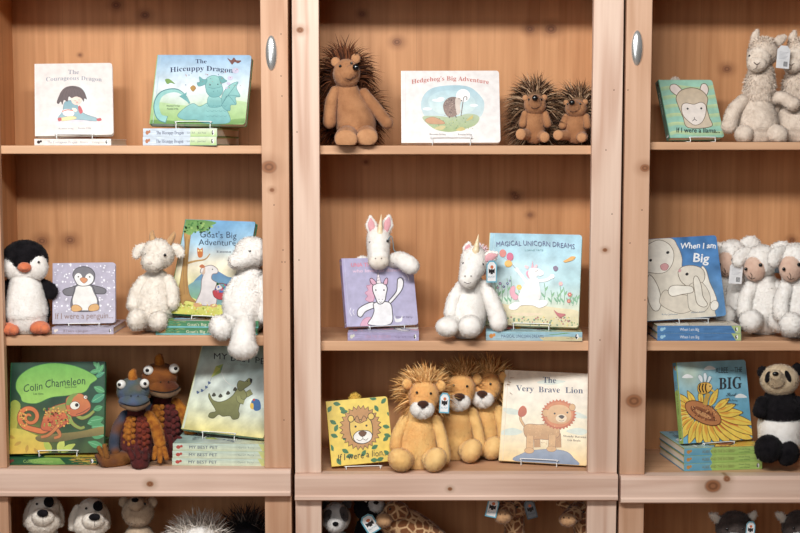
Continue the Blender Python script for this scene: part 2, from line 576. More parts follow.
# ------------------------------------------------------------------ printed covers: flat artwork laid on the board
_G = {}
def glyphs(text, off):
    k = (text, off)
    if k in _G: return _G[k]
    c = bpy.data.curves.new('lettering', 'FONT')
    c.body = text
    c.resolution_u = 2
    c.offset = off
    o = bpy.data.objects.new('lettering', c)
    COL.objects.link(o)
    dg = bpy.context.evaluated_depsgraph_get()
    dg.update()
    e = o.evaluated_get(dg)
    me = e.to_mesh()
    V = np.array([v.co[:2] for v in me.vertices]) if len(me.vertices) else np.zeros((0, 2))
    Fc = [tuple(p.vertices) for p in me.polygons]
    e.to_mesh_clear()
    bpy.data.objects.remove(o)
    bpy.data.curves.remove(c)
    _G[k] = (V, Fc)
    return _G[k]

def style(text, st):
    if st == 'sans': return text
    if st == 'mono': return text
    b = {'serif': (0x1D400, 0x1D41A), 'ital': (0x1D434, 0x1D44E), 'bital': (0x1D468, 0x1D482), 'script': (0x1D4D0, 0x1D4EA), 'sital': (0x1D608, 0x1D622)}[st]
    r = ''
    for ch in text:
        if st == 'ital' and ch == 'h': r += '\u210e'
        elif 'A' <= ch <= 'Z': r += chr(b[0] + ord(ch) - 65)
        elif 'a' <= ch <= 'z': r += chr(b[1] + ord(ch) - 97)
        else: r += ch
    return r

def homog(src, dst):
    A = []
    for (x, y), (u, v) in zip(src, dst):
        A.append([x, y, 1, 0, 0, 0, -u * x, -u * y, u])
        A.append([0, 0, 0, x, y, 1, -v * x, -v * y, v])
    A = np.array(A, float)
    h = np.linalg.solve(A[:, :8], A[:, 8])
    return np.append(h, 1).reshape(3, 3)

_lin = lin
def soft(c):
    """printer's ink: slightly muted"""
    L_ = 0.3 * c[0] + 0.59 * c[1] + 0.11 * c[2]
    return tuple(min(255, (L_ + (v - L_) * 0.84) * 0.97 + 7) for v in c[:3])

class Art:
    """polygons stacked 0.02 mm apart on a rectangle w x h (local x, z), front towards -y"""
    def __init__(s, w, h, quad=None, x0=0, y0=0, k=1.0, corner=0.008, seed=1):
        s.w, s.h, s.r = w, h, corner
        if quad is None: quad = [(0, 0), (1, 0), (1, 1), (0, 1)]      # plain 0..1 frame, y down
        s.k, s.x0, s.y0 = k, x0, y0
        s.H = homog(quad, [(0, h), (w, h), (w, 0), (0, 0)])
        s.V, s.F, s.C = [], [], []
        s.n = 0
        s.lay = 0.0
        s.rng = np.random.default_rng(seed)
        s.unit = w / abs(np.hypot(quad[1][0] - quad[0][0], quad[1][1] - quad[0][1])) / k
    def m(s, pts):
        p = np.asarray(pts, float).reshape(-1, 2)
        q = np.column_stack([p[:, 0] / s.k + s.x0, p[:, 1] / s.k + s.y0, np.ones(len(p))]) @ s.H.T
        return s.clamp(q[:, :2] / q[:, 2:3])
    def clamp(s, q, ins=0.0006):
        q = q.copy()
        q[:, 0] = np.clip(q[:, 0], ins, s.w - ins)
        q[:, 1] = np.clip(q[:, 1], ins, s.h - ins)
        r = s.r
        for cx, sx in ((r, -1), (s.w - r, 1)):
            if sx < 0: continue                       # spine side stays square
            for cz, sz in ((r, -1), (s.h - r, 1)):
                dx, dz = (q[:, 0] - cx) * sx, (q[:, 1] - cz) * sz
                m = (dx > 0) & (dz > 0)
                d = np.hypot(dx, dz)
                f = np.where(m & (d > r - ins), (r - ins) / np.maximum(d, 1e-9), 1.0)
                q[:, 0] = np.where(m, cx + sx * dx * f, q[:, 0])
                q[:, 1] = np.where(m, cz + sz * dz * f, q[:, 1])
        return q
    def add(s, q, faces, cols, up=1.0):
        s.lay += 0.00002 * up
        k = len(s.V)
        s.V += [(a, -s.lay, b) for a, b in q]
        s.C += [tuple(c) for c in cols]
        s.F += [tuple(i + k for i in f) for f in faces]
    def color(s, col, q):
        if isinstance(col[0], (tuple, list)):
            z = q[:, 1]
            t = (z.max() - z) / (z.max() - z.min() + 1e-9)
            c = np.zeros((len(q), 4))
            st = [np.array(_lin(soft(c_))) for c_ in col]
            x = t * (len(st) - 1)
            i = np.clip(x.astype(int), 0, len(st) - 2)
            st = np.array(st)
            return st[i] * (1 - (x - i))[:, None] + st[i + 1] * (x - i)[:, None]
        return np.tile(np.array(_lin(soft(col))), (len(q), 1))
    def bg(s, *stops, var=0.05, blobs=()):
        """vertical stops of colour, soft mottling, soft colour blobs (x, y, radius, colour, strength) in 0..1"""
        n = 36
        g = np.linspace(0, 1, n + 1)
        X, Z = np.meshgrid(g, g)
        q = s.clamp(np.column_stack([X.ravel() * s.w, Z.ravel() * s.h]), 0.0)
        x, z = X.ravel(), Z.ravel()
        st = np.array([_lin(soft(c)) for c in stops])
        if len(st) == 1: st = np.vstack([st, st])
        t = (1 - z) * (len(st) - 1)
        i = np.clip(t.astype(int), 0, len(st) - 2)
        c = st[i] * (1 - (t - i))[:, None] + st[i + 1] * (t - i)[:, None]
        for bx, bz, br, bc, bs in blobs:
            w = np.exp(-(((x - bx) ** 2 + (z - bz) ** 2) / br ** 2)) * bs
            c = c * (1 - w[:, None]) + np.array(_lin(soft(bc))) * w[:, None]
        if var:
            N = s.rng.normal(size=(n + 1, n + 1))
            for _ in range(4):
                N = (N + np.roll(N, 1, 0) + np.roll(N, -1, 0) + np.roll(N, 1, 1) + np.roll(N, -1, 1)) / 3.2
            c[:, :3] *= 1 + var * N.ravel()[:, None]
        c = np.clip(c, 0, 1)
        f = []
        for a in range(n):
            for b in range(n):
                k = a * (n + 1) + b
                f.append((k, k + 1, k + n + 2, k + n + 1))
        s.add(q, f, c)
    def p(s, col, pts, o=None, ow=1.0):
        q = s.m(pts)
        s.add(q, [tuple(range(len(q)))], s.color(col, q))
        if o: s.l(o, ow * 1.3, list(pts) + [pts[0]], smooth=False)
    def b(s, col, pts, o=None, ow=1.0, n=5):
        c = s.closed(pts, n)
        s.p(col, c)
        if o: s.l(o, ow * 1.3, list(c) + [c[0]], smooth=False)
    def closed(s, pts, n=5):
        P_ = [np.array(v, float) for v in pts]
        m = len(P_)
        out = []
        for i in range(m):
            p0, p1, p2, p3 = P_[i - 1], P_[i], P_[(i + 1) % m], P_[(i + 2) % m]
            for k in range(n):
                t = k / n
                out.append(0.5 * (2 * p1 + (p2 - p0) * t + (2 * p0 - 5 * p1 + 4 * p2 - p3) * t * t + (3 * p1 - p0 - 3 * p2 + p3) * t ** 3))
        return out
    def e(s, col, cx, cy, rx, ry=None, rot=0, o=None, ow=1.0, n=22):
        ry = rx if ry is None else ry
        a = np.linspace(0, 2 * math.pi, n, endpoint=False)
        r = math.radians(rot)
        x, y = rx * np.cos(a), ry * np.sin(a)
        pts = np.column_stack([cx + x * math.cos(r) - y * math.sin(r), cy + x * math.sin(r) + y * math.cos(r)])
        s.p(col, pts)
        if o: s.l(o, ow * 1.3, list(pts) + [pts[0]], smooth=False)
    def l(s, col, w, pts, smooth=True, taper=0.0):
        if smooth and len(pts) > 2: pts = catmull(pts, 5)
        q = np.array(pts, float)
        T = np.gradient(q, axis=0)
        T /= np.linalg.norm(T, axis=1)[:, None] + 1e-9
        N = np.column_stack([-T[:, 1], T[:, 0]])
        ww = np.full(len(q), w / 2.0)
        if taper: ww *= 1 - taper * np.linspace(0, 1, len(q))
        A_, B_ = s.m(q + N * ww[:, None]), s.m(q - N * ww[:, None])
        n = len(q)
        al = np.concatenate([A_, B_])
        s.add(al, [(i, i + 1, n + i + 1, n + i) for i in range(n - 1)], s.color(col, al))
    def t(s, text, x0, x1, y, h, col, st='sans', slope=0.0, arc=0.0, off=0.0, jit=0.0):
        """lettering from x0 to x1 on the baseline y (falling by slope at the end, arched by arc), capital height h"""
        V, Fc = glyphs(style(text, st), off)
        if not len(V): return
        V = V.copy()
        a, b = V[:, 0].min(), V[:, 0].max()
        hh = 0.70
        tt = (V[:, 0] - a) / (b - a)
        X = x0 + tt * (x1 - x0)
        Y = y + tt * slope - arc * (1 - (2 * tt - 1) ** 2) - V[:, 1] / hh * h
        if jit: Y += jit * np.sin(tt * len(text) * 2.1 + 1)
        q = s.m(np.column_stack([X, Y]) if s.k != 0 else None)
        s.add(q, Fc, s.color(col, q))
    def dots(s, n, x0, x1, y0, y1, r0, r1, cols):
        for _ in range(n):
            c = cols[s.rng.integers(len(cols))]
            s.e(c, s.rng.uniform(x0, x1), s.rng.uniform(y0, y1), s.rng.uniform(r0, r1), n=7)
            s.lay -= 0.00002
        s.lay += 0.00002
    def leaf(s, col, x, y, L, wd, ang, vein=None):
        a = math.radians(ang)
        c, d = math.cos(a), math.sin(a)
        pts = []
        for t, k in ((0, 0), (.25, .8), (.55, 1), (.8, .6), (1, 0), (.8, -.6), (.55, -1), (.25, -.8)):
            px, py = t * L, k * wd / 2
            pts.append((x + px * c - py * d, y + px * d + py * c))
        s.b(col, pts, n=3)
        if vein: s.l(vein, wd * 0.09, [(x, y), (x + L * .9 * c, y + L * .9 * d)], smooth=False)

BOOKS = {}
def rrect(w, h, r, sq_left=True, n=5):
    """outline in (x, z), counter-clockwise seen from the front"""
    P_ = []
    cs = [(0, 0, 0), (w, 0, 1), (w, h, 1), (0, h, 0)]
    def arc(cx, cz, a0):
        return [(cx + r * math.cos(math.radians(a0 + 90 * i / n)), cz + r * math.sin(math.radians(a0 + 90 * i / n))) for i in range(n + 1)]
    P_ += [(0, 0)]
    P_ += arc(w - r, r, -90)
    P_ += arc(w - r, h - r, 0)
    P_ += [(0, h)]
    return P_

def slab(outline, y0, y1):
    n = len(outline)
    V = [(x, y0, z) for x, z in outline] + [(x, y1, z) for x, z in outline]
    Fc = [tuple(range(n)), tuple(range(2 * n - 1, n - 1, -1))]
    Fc += [(i, i + n, (i + 1) % n + n, (i + 1) % n) for i in range(n)]
    return V, Fc

def make_book(key, w, h, t, art_fn, spine_fn, edge=(230, 225, 215), back=None, corner=0.008, hard=False, sq=1):
    """closed picture book: x from spine to fore edge, z up, y from the front cover back"""
    root = empty('picture_book')
    bt = 0.0022
    # front cover board with its picture
    A = art_fn(w, h)
    V, Fc = slab(rrect(w, h, corner), 0.0, bt)
    ec = lin(edge)
    k = len(V)
    Fc = Fc + [tuple(i + k for i in f) for f in A.F]
    mesh_obj('front_cover', V + A.V, Fc, PRINT, root, smooth=False, cols=[ec] * k + A.C)
    back = back or edge
    V, Fc = slab(rrect(w, h, corner), t - bt, t)
    mesh_obj('back_cover', V, Fc, PRINT, root, smooth=False, cols=[lin(back)] * len(V))
    g = 0.004 if hard else 0.0015
    V, Fc = slab([(a + 0.001, b + g) for a, b in rrect(w - g - 0.001, h - 2 * g, max(0.002, corner - g))], bt, t - bt)
    mesh_obj('page_block', V, Fc, PAGES, root, smooth=False)
    # spine board, its lettering runs from the top of the book down
    S = Art(h, t, corner=0.0)
    S.w, S.h = h, t
    S.clamp = lambda q, ins=0.0003: np.column_stack([np.clip(q[:, 0], ins, h - ins), np.clip(q[:, 1], ins, t - ins)])
    spine_fn(S)
    V, Fc = [], []
    V, Fc = box_arr(-0.0018, 0.0, 0.0, t, 0.0, h)
    k = len(V)
    # spine artwork (u along the height from the top, v towards the front cover)
    SV = [(-0.0018 + y, t - v, h - u) for u, y, v in S.V]
    Fc = list(Fc) + [tuple(i + k for i in f) for f in S.F]
    mesh_obj('spine', list(V) + SV, Fc, PRINT, root, smooth=False, cols=[ec] * k + S.C)
    BOOKS[key] = dict(root=root, w=w, h=h, t=t, used=False)
    return root

def get_book(key):
    b = BOOKS[key]
    if not b['used']:
        b['used'] = True
        return b['root']
    return copy_tree(b['root'])

def stand_book(key, org, rot, label, name='picture_book'):
    lean, roll, yaw = rot
    r = get_book(key)
    M = Matrix.Rotation(yaw, 4, 'Z') @ Matrix.Rotation(-lean, 4, 'X') @ Matrix.Rotation(roll, 4, 'Y')
    r.matrix_world = Matrix.Translation(org) @ M
    tag(r, label, 'book', GROUPS.get(key))
    return r

GROUPS = {}
def lay_book(key, px, row_hint, Y, yaw, ztop, label):
    b = BOOKS[key]
    r = get_book(key)
    d = Vector((math.cos(yaw), math.sin(yaw), 0))
    e_ = Vector((-math.sin(yaw), math.cos(yaw), 0))
    left = P(px, row_hint, Y)
    o = Vector((left.x, Y, ztop)) + d * b['h']
    M = Matrix(((e_.x, 0, -d.x, o.x), (e_.y, 0, -d.y, o.y), (0, -1, 0, o.z), (0, 0, 0, 1)))
    r.matrix_world = M
    tag(r, label, 'book', GROUPS.get(key))
    return r

def wire(pts, r, seg=8, closed=False):
    st = [(x, y, z, r) for x, y, z in pts]
    return tube(st, seg=seg, n=3, cap=True, ref=(0.13, 0.21, 0.97))

def easel(org, rot, w, t, lift, height, label, mat=WIRE, half=None, lip=0.012, off=0.0, r=0.0011):
    """little wire book stand: front lip bar, two rails under the book, sloping back rest"""
    lean, roll, yaw = rot
    base = empty('book_easel')
    M = Matrix.Rotation(yaw, 4, 'Z')
    c = M @ Vector((w / 2 + off, 0, 0))
    base.matrix_world = Matrix.Translation((org[0] + c.x, org[1] + c.y, org[2] - lift)) @ M
    a = half or w * 0.21
    zb = max(r, lift - 3 * r)
    lp = [(-a, 0.012, zb), (-a, -0.004, zb), (-a, -0.0065, zb + 0.002), (-a, -0.0045, zb + lip * 0.8), (-a + 0.002, -0.004, zb + lip), (a - 0.002, -0.004, zb + lip), (a, -0.0045, zb + lip * 0.8), (a, -0.0065, zb + 0.002), (a, -0.004, zb), (a, 0.012, zb)]
    v, f = wire(lp, r)
    mesh_obj('front_lip', v, f, mat, base)
    sl = math.tan(lean)
    y0 = t / math.cos(lean) + 0.003
    dep = y0 + height * sl * 0.5 + 0.025
    for sgn in (-1, 1):
        v, f = wire([(sgn * a, 0.012, zb), (sgn * a, dep * 0.5, zb), (sgn * a, dep, r)], r)
        mesh_obj('base_rail', v, f, mat, base)
    hb = height * 0.5
    yb = lambda z: y0 + z * sl
    v, f = wire([(-a, dep, r), (-a, yb(hb * 0.3) , hb * 0.3), (-a * 0.8, yb(hb), hb), (a * 0.8, yb(hb), hb), (a, yb(hb * 0.3), hb * 0.3), (a, dep, r)], r)
    mesh_obj('back_rest', v, f, mat, base)
    tag(base, label, 'book stand')
    return base
# ------------------------------------------------------------------ the covers (x, y measured on enlargements of each book)
BK = (38, 34, 36)
def spine_std(bgc, text, tc, x0, x1, st='sans', mark=(70, 50, 40), extra=None, h=0.4, logo=BK):
    def fn(S):
        S.bg(*(bgc if isinstance(bgc[0], tuple) else (bgc,)), var=0.04)
        if extra: extra(S)
        if mark: S.e(mark, 0.055, 0.5, 0.022, 0.25); S.e(mark, 0.085, 0.38, 0.014, 0.18)
        S.t(text, x0, x1, 0.5 + h / 2, h, tc, st)
        S.e((240, 240, 238), 0.945, 0.5, 0.018, 0.3); S.e(logo, 0.94, 0.5, 0.012, 0.26); S.e((240, 240, 238), 0.946, 0.44, 0.006, 0.12)
    return fn

def small(A, x0, x1, y, h, col, n=2, st='serif'):
    """two or three words too small to read"""
    A.t('Rosanna Irving'[:7 * n], x0, x1, y, h, col, st)

# --- The Courageous Dragon
def art_courageous(w, h):
    A = Art(w, h, [(35.6, 64.4), (111.7, 63.0), (113.9, 135.2), (35.4, 136.2)], 20, 50, 5.073, seed=3)
    A.bg((222, 211, 205), (226, 215, 208), var=0.01, blobs=[(.62, .58, .12, (205, 226, 230), .8), (.28, .28, .10, (208, 228, 232), .7), (.68, .36, .1, (222, 232, 232), .6)])
    A.l((222, 208, 202), 2.2, [(101, 70), (101, 437)], smooth=False)
    A.t('The', 243, 298, 123, 22, (142, 142, 156), 'serif')
    A.t('Courageous Dragon', 132, 413, 160, 21, (142, 146, 160), 'serif', arc=7)
    A.b((214, 206, 214), [(180, 362), (240, 352), (330, 350), (400, 354), (412, 362), (330, 366), (240, 370)])
    A.b(((110, 158, 172), (140, 178, 186)), [(225, 265), (262, 256), (285, 272), (300, 300), (330, 325), (392, 348), (385, 362), (320, 355), (262, 352), (240, 345), (205, 350), (192, 345), (215, 310)], o=(86, 120, 134), ow=1.6)
    A.b((228, 232, 234), [(215, 305), (250, 300), (275, 318), (262, 338), (222, 332)], o=(150, 150, 160), ow=1.2)
    A.l((218, 108, 80), 5, [(212, 312), (240, 304), (268, 308)])
    A.b((236, 214, 140), [(206, 345), (270, 336), (282, 350), (212, 360)], o=(180, 150, 90), ow=1.2)
    A.b((196, 66, 70), [(190, 348), (205, 342), (210, 356), (195, 362)])
    A.b((200, 62, 68), [(388, 352), (408, 346), (414, 358), (396, 362)])
    A.b((206, 66, 74), [(294, 288), (304, 284), (318, 312), (306, 324), (296, 308)])
    A.b(((246, 216, 196), (240, 196, 178)), [(258, 232), (300, 226), (314, 250), (304, 272), (280, 278), (262, 264)])
    A.b(((98, 72, 72), (74, 52, 54)), [(186, 262), (204, 218), (226, 192), (262, 182), (302, 190), (326, 214), (338, 250), (326, 246), (322, 262), (308, 244), (282, 236), (262, 244), (246, 236), (240, 262), (222, 254), (214, 278), (206, 262), (194, 274)])
    for k in range(9): A.l((64, 46, 48), 1.4, [(262, 184), (262 + (k - 4) * 12, 205), (262 + (k - 4) * 17, 240)])
    A.l((60, 40, 44), 1.6, [(272, 256), (279, 259), (284, 256)])
    A.l((60, 40, 44), 1.6, [(296, 252), (302, 254)])
    A.e((232, 150, 140), 288, 266, 6, 4)
    A.b((246, 216, 196), [(262, 296), (280, 296), (290, 308), (276, 314)])
    small(A, 194, 270, 403, 8, (150, 142, 146)); small(A, 294, 360, 401, 8, (150, 142, 146))
    return A
make_book('courageous', .2013, .2005, .017, art_courageous, spine_std((240, 232, 224), 'The Courageous Dragon', (168, 166, 174), .17, .56, 'serif', (58, 36, 34), lambda S: (S.t('Rosanna', .6, .7, .66, .3, (170, 168, 172)), S.t('Irving', .75, .85, .66, .3, (170, 168, 172)))), (238, 230, 224))

# --- The Hiccuppy Dragon
def art_hiccuppy(w, h):
    A = Art(w, h, [(158.3, 55.5), (251.4, 55.5), (245.3, 125.1), (149.7, 124.0)], 135, 40, 4.638, seed=4)
    A.bg((140, 180, 214), (178, 206, 226), (214, 226, 230), (176, 206, 150), (136, 178, 96), var=0.03, blobs=[(.35, .45, .25, (228, 234, 238), .5)])
    A.b(((178, 208, 150), (140, 184, 98)), [(66, 300), (110, 290), (200, 302), (290, 306), (420, 282), (530, 300), (512, 395), (68, 390)])
    A.b(((120, 160, 84), (90, 140, 60)), [(66, 372), (200, 378), (340, 384), (512, 366), (512, 400), (66, 398)])
    A.l((170, 196, 210), 2, [(122, 75), (82, 388)], smooth=False)
    A.t('The', 281, 332, 110, 19, (44, 52, 92), 'serif')
    A.t('Hiccuppy Dragon', 163, 454, 152, 23, (44, 52, 92), 'serif', slope=2, arc=9)
    T1, T2, TO = (138, 198, 192), (98, 166, 166), (70, 130, 136)
    A.l(TO, 34, [(146, 372), (112, 358), (98, 310), (112, 262), (150, 238), (196, 236), (232, 262), (252, 296)], taper=0.75)
    A.l(T1, 29, [(144, 370), (113, 356), (100, 310), (114, 264), (150, 241), (196, 239), (231, 263), (250, 294)], taper=0.78)
    A.p(T2, [(204, 262), (236, 284), (256, 300), (236, 262), (240, 244), (226, 252)])
    A.b((T1, T2), [(300, 310), (345, 290), (400, 292), (428, 330), (436, 386), (320, 388), (285, 372), (230, 372), (196, 352), (236, 312), (270, 296)], o=TO, ow=1.6)
    A.b((T1, T2), [(398, 288), (412, 240), (446, 206), (478, 196), (470, 222), (488, 262), (466, 268), (470, 300), (444, 304), (440, 330), (412, 320)], o=TO, ow=1.5)
    for q in ((476, 198), (486, 262), (468, 300)): A.l(TO, 2, [(404, 300), (430, 260), q])
    A.b((T1, T2), [(338, 270), (352, 258), (384, 260), (402, 282), (396, 310), (350, 314), (336, 296)], o=TO, ow=1.3)
    A.b((T1, T2), [(326, 208), (332, 180), (362, 166), (392, 176), (400, 204), (408, 236), (392, 262), (354, 266), (334, 248), (328, 228)], o=TO, ow=1.6)
    A.b(T2, [(326, 206), (296, 216), (288, 200), (300, 196), (298, 172), (316, 184), (334, 186)], o=TO, ow=1.3)
    A.b(T2, [(392, 186), (388, 170), (404, 172), (416, 184), (426, 192), (410, 200), (398, 202)], o=TO, ow=1.3)
    A.l(TO, 1.6, [(338, 220), (364, 226), (402, 218)])
    A.e((30, 50, 60), 348, 210, 3); A.e((30, 50, 60), 384, 207, 3); A.e(TO, 364, 240, 2.2); A.e(TO, 382, 238, 2.2)
    for k in range(16): A.l(TO, 1.1, [(330 + (k % 5) * 20, 305 + (k // 5) * 24), (338 + (k % 5) * 20, 310 + (k // 5) * 24), (346 + (k % 5) * 20, 305 + (k // 5) * 24)])
    for q in ((442, 178, 13), (466, 144, 16), (434, 204, 9), (424, 224, 6)): A.e((196, 190, 214), q[0], q[1], q[2], q[2] * .8)
    A.b((118, 70, 62), [(428, 86), (446, 96), (458, 84), (470, 96), (492, 98), (478, 110), (462, 104), (450, 116), (440, 104)])
    A.b((114, 154, 74), [(140, 186), (156, 182), (170, 190), (186, 206), (166, 200), (150, 206)])
    A.b((176, 130, 60), [(256, 222), (270, 212), (282, 222), (272, 240), (262, 236)])
    A.dots(26, 230, 520, 130, 230, 1.4, 2.6, [(180, 90, 80), (90, 110, 150)])
    small(A, 146, 206, 310, 7, (96, 120, 96)); small(A, 148, 200, 324, 7, (96, 120, 96))
    return A
make_book('hiccuppy', .2569, .1971, .0218, art_hiccuppy, spine_std((204, 218, 232), 'The Hiccuppy Dragon', (70, 74, 110), .18, .55, 'serif', (196, 120, 80),
    lambda S: (S.p(((222, 230, 200), (170, 206, 120)), [(.64, 0), (1, 0), (1, 1), (.64, 1)]), S.t('Lori Bell', .60, .70, .62, .22, (110, 120, 120)), S.t('Jane Reed', .74, .85, .62, .22, (110, 120, 120)))), (150, 186, 120), (80, 120, 70))

# --- If I were a penguin
def art_penguin(w, h):
    A = Art(w, h, [(53.2, 261.7), (114.9, 261.0), (115.5, 321.8), (53.2, 322.3)], 0, 225, 4.438, seed=5)
    A.bg((176, 168, 190), (184, 176, 196), (190, 184, 200), var=0.03)
    A.dots(150, 240, 508, 166, 380, 1.5, 5.2, [(240, 238, 246)])
    G, GO = (112, 108, 116), (52, 48, 54)
    A.b(G, [(345, 262), (318, 268), (282, 280), (280, 294), (296, 306), (330, 304), (350, 296)], o=GO, ow=2.4)
    A.b(G, [(396, 262), (424, 264), (460, 274), (471, 286), (462, 299), (430, 299), (400, 292)], o=GO, ow=2.4)
    A.b(G, [(340, 258), (402, 258), (424, 300), (438, 340), (428, 372), (372, 378), (322, 372), (314, 338), (326, 296)], o=GO, ow=2.2)
    A.b((236, 232, 226), [(344, 264), (398, 264), (414, 292), (430, 330), (418, 366), (372, 372), (334, 364), (322, 330), (332, 290)])
    A.b(G, [(330, 236), (322, 212), (336, 188), (370, 178), (404, 188), (420, 214), (414, 246), (392, 262), (350, 262)], o=GO, ow=2.4)
    A.b((240, 238, 234), [(334, 240), (330, 222), (342, 208), (358, 212), (370, 232), (386, 212), (402, 210), (414, 226), (408, 248), (384, 262), (350, 260)])
    A.e(BK, 347, 223, 3.4); A.e(BK, 397, 224, 3.4)
    A.b((226, 140, 84), [(354, 234), (370, 226), (388, 236), (372, 252)], o=(120, 66, 40), ow=1.4)
    A.b((226, 168, 96), [(316, 360), (326, 348), (348, 350), (364, 366), (350, 376), (322, 376)], o=(130, 84, 50), ow=1.8)
    A.b((226, 168, 96), [(392, 364), (404, 348), (428, 344), (440, 356), (434, 372), (400, 376)], o=(130, 84, 50), ow=1.8)
    A.t('If I were a penguin...', 246, 502, 410, 26, (140, 104, 92), 'sans', slope=-2)
    return A
make_book('penguin', .1643, .1637, .0175, art_penguin, spine_std((178, 172, 196), 'If I were a penguin...', (110, 84, 84), .19, .62, 'sans', (236, 226, 214)), (182, 176, 198))

# --- Goat's Big Adventure
def art_goat(w, h):
    A = Art(w, h, [(186.6, 220.2), (257.5, 222.9), (239.0, 323.0), (167.9, 318.9)], 115, 215, 3.4375, corner=.004, seed=6)
    A.bg((112, 172, 216), (160, 202, 226), (232, 220, 190), (210, 206, 130), (200, 204, 96), var=0.06, blobs=[(.55, .86, .2, (84, 150, 208), .5), (.6, .45, .2, (250, 236, 200), .7)])
    A.b(((88, 134, 186), (110, 160, 150)), [(262, 262), (300, 216), (340, 200), (390, 226), (430, 240), (430, 330), (262, 326)])
    A.b(((110, 160, 176), (120, 170, 110)), [(244, 270), (284, 240), (320, 250), (342, 290), (330, 320), (252, 318)])
    A.b(((216, 212, 110), (196, 196, 70)), [(190, 300), (250, 296), (330, 326), (440, 330), (430, 380), (180, 360)])
    A.b(((196, 150, 80), (170, 122, 60)), [(240, 60), (262, 58), (256, 130), (250, 220), (258, 290), (280, 318), (246, 312), (232, 326), (222, 310), (196, 300), (218, 276), (232, 200), (242, 120)], o=(140, 96, 50), ow=1.5)
    A.l((180, 136, 72), 8, [(250, 178), (280, 170), (312, 164), (330, 144)], taper=.6)
    A.l((150, 106, 60), 2, [(246, 80), (238, 200), (240, 290)]); A.l((150, 106, 60), 2, [(256, 90), (246, 210), (250, 290)])
    A.b(((96, 150, 76), (130, 176, 86)), [(246, 18), (300, 20), (352, 30), (330, 44), (310, 64), (280, 60), (262, 76), (238, 60)])
    A.dots(60, 240, 340, 22, 68, 2, 5, [(70, 130, 60), (150, 190, 96), (110, 164, 80)])
    A.b((206, 110, 44), [(286, 122), (296, 128), (304, 122), (304, 152), (292, 158), (286, 146)]); A.e((246, 226, 150), 290, 133, 3); A.e((246, 226, 150), 299, 133, 3)
    W1 = (226, 218, 214)
    A.b((W1, (206, 196, 196)), [(300, 196), (318, 188), (338, 186), (356, 200), (354, 214), (338, 218), (336, 236), (360, 252), (372, 268), (350, 280), (352, 312), (340, 330), (290, 328), (278, 322), (296, 280), (300, 240), (306, 216), (296, 212)], o=(130, 112, 112), ow=1.8)
    A.b((206, 172, 150), [(312, 188), (306, 202), (302, 218), (312, 214)])
    A.e(BK, 338, 200, 2.2); A.b((198, 110, 66), [(292, 190), (302, 182), (312, 190), (304, 196)])
    A.b((206, 150, 96), [(272, 322), (296, 322), (300, 332), (276, 334)]); A.b((206, 150, 96), [(330, 326), (350, 324), (352, 334), (332, 336)])
    A.b((190, 52, 60), [(340, 276), (362, 284), (388, 280), (384, 304), (360, 308), (342, 296)], o=(120, 30, 40), ow=1.6)
    A.l((120, 60, 40), 3, [(344, 278), (356, 252), (386, 256), (388, 280)])
    A.dots(18, 346, 390, 250, 280, 3, 5, [(70, 110, 190), (210, 80, 110), (80, 150, 90)])
    A.dots(120, 184, 430, 318, 368, 1.5, 3.5, [(232, 228, 150), (170, 178, 60), (226, 170, 70)])
    T = (46, 60, 84)
    A.t("Goal's Big".replace('l', 't'), 296, 423, 84, 23, T, 'sans', slope=4, jit=1.6)
    A.t('Adventure', 290, 420, 112, 22, T, 'sans', slope=2, jit=1.6)
    A.t('Emma Bell', 352, 440, 140, 8, (90, 96, 110), 'serif')
    return A
make_book('goat', .2068, .2700, .0185, art_goat, spine_std((70, 140, 92), "Goat's Big Adventure", (226, 226, 190), .3, .7, 'sans', (196, 140, 70), lambda S: (S.dots(60, .0, .28, 0, 1, .012, .03, [(40, 110, 70), (110, 170, 120), (214, 190, 90)]), S.p((112, 190, 196), [(0, .75), (1, .8), (1, 1), (0, 1)]))), (80, 140, 84), (70, 128, 90), corner=.004, hard=True)

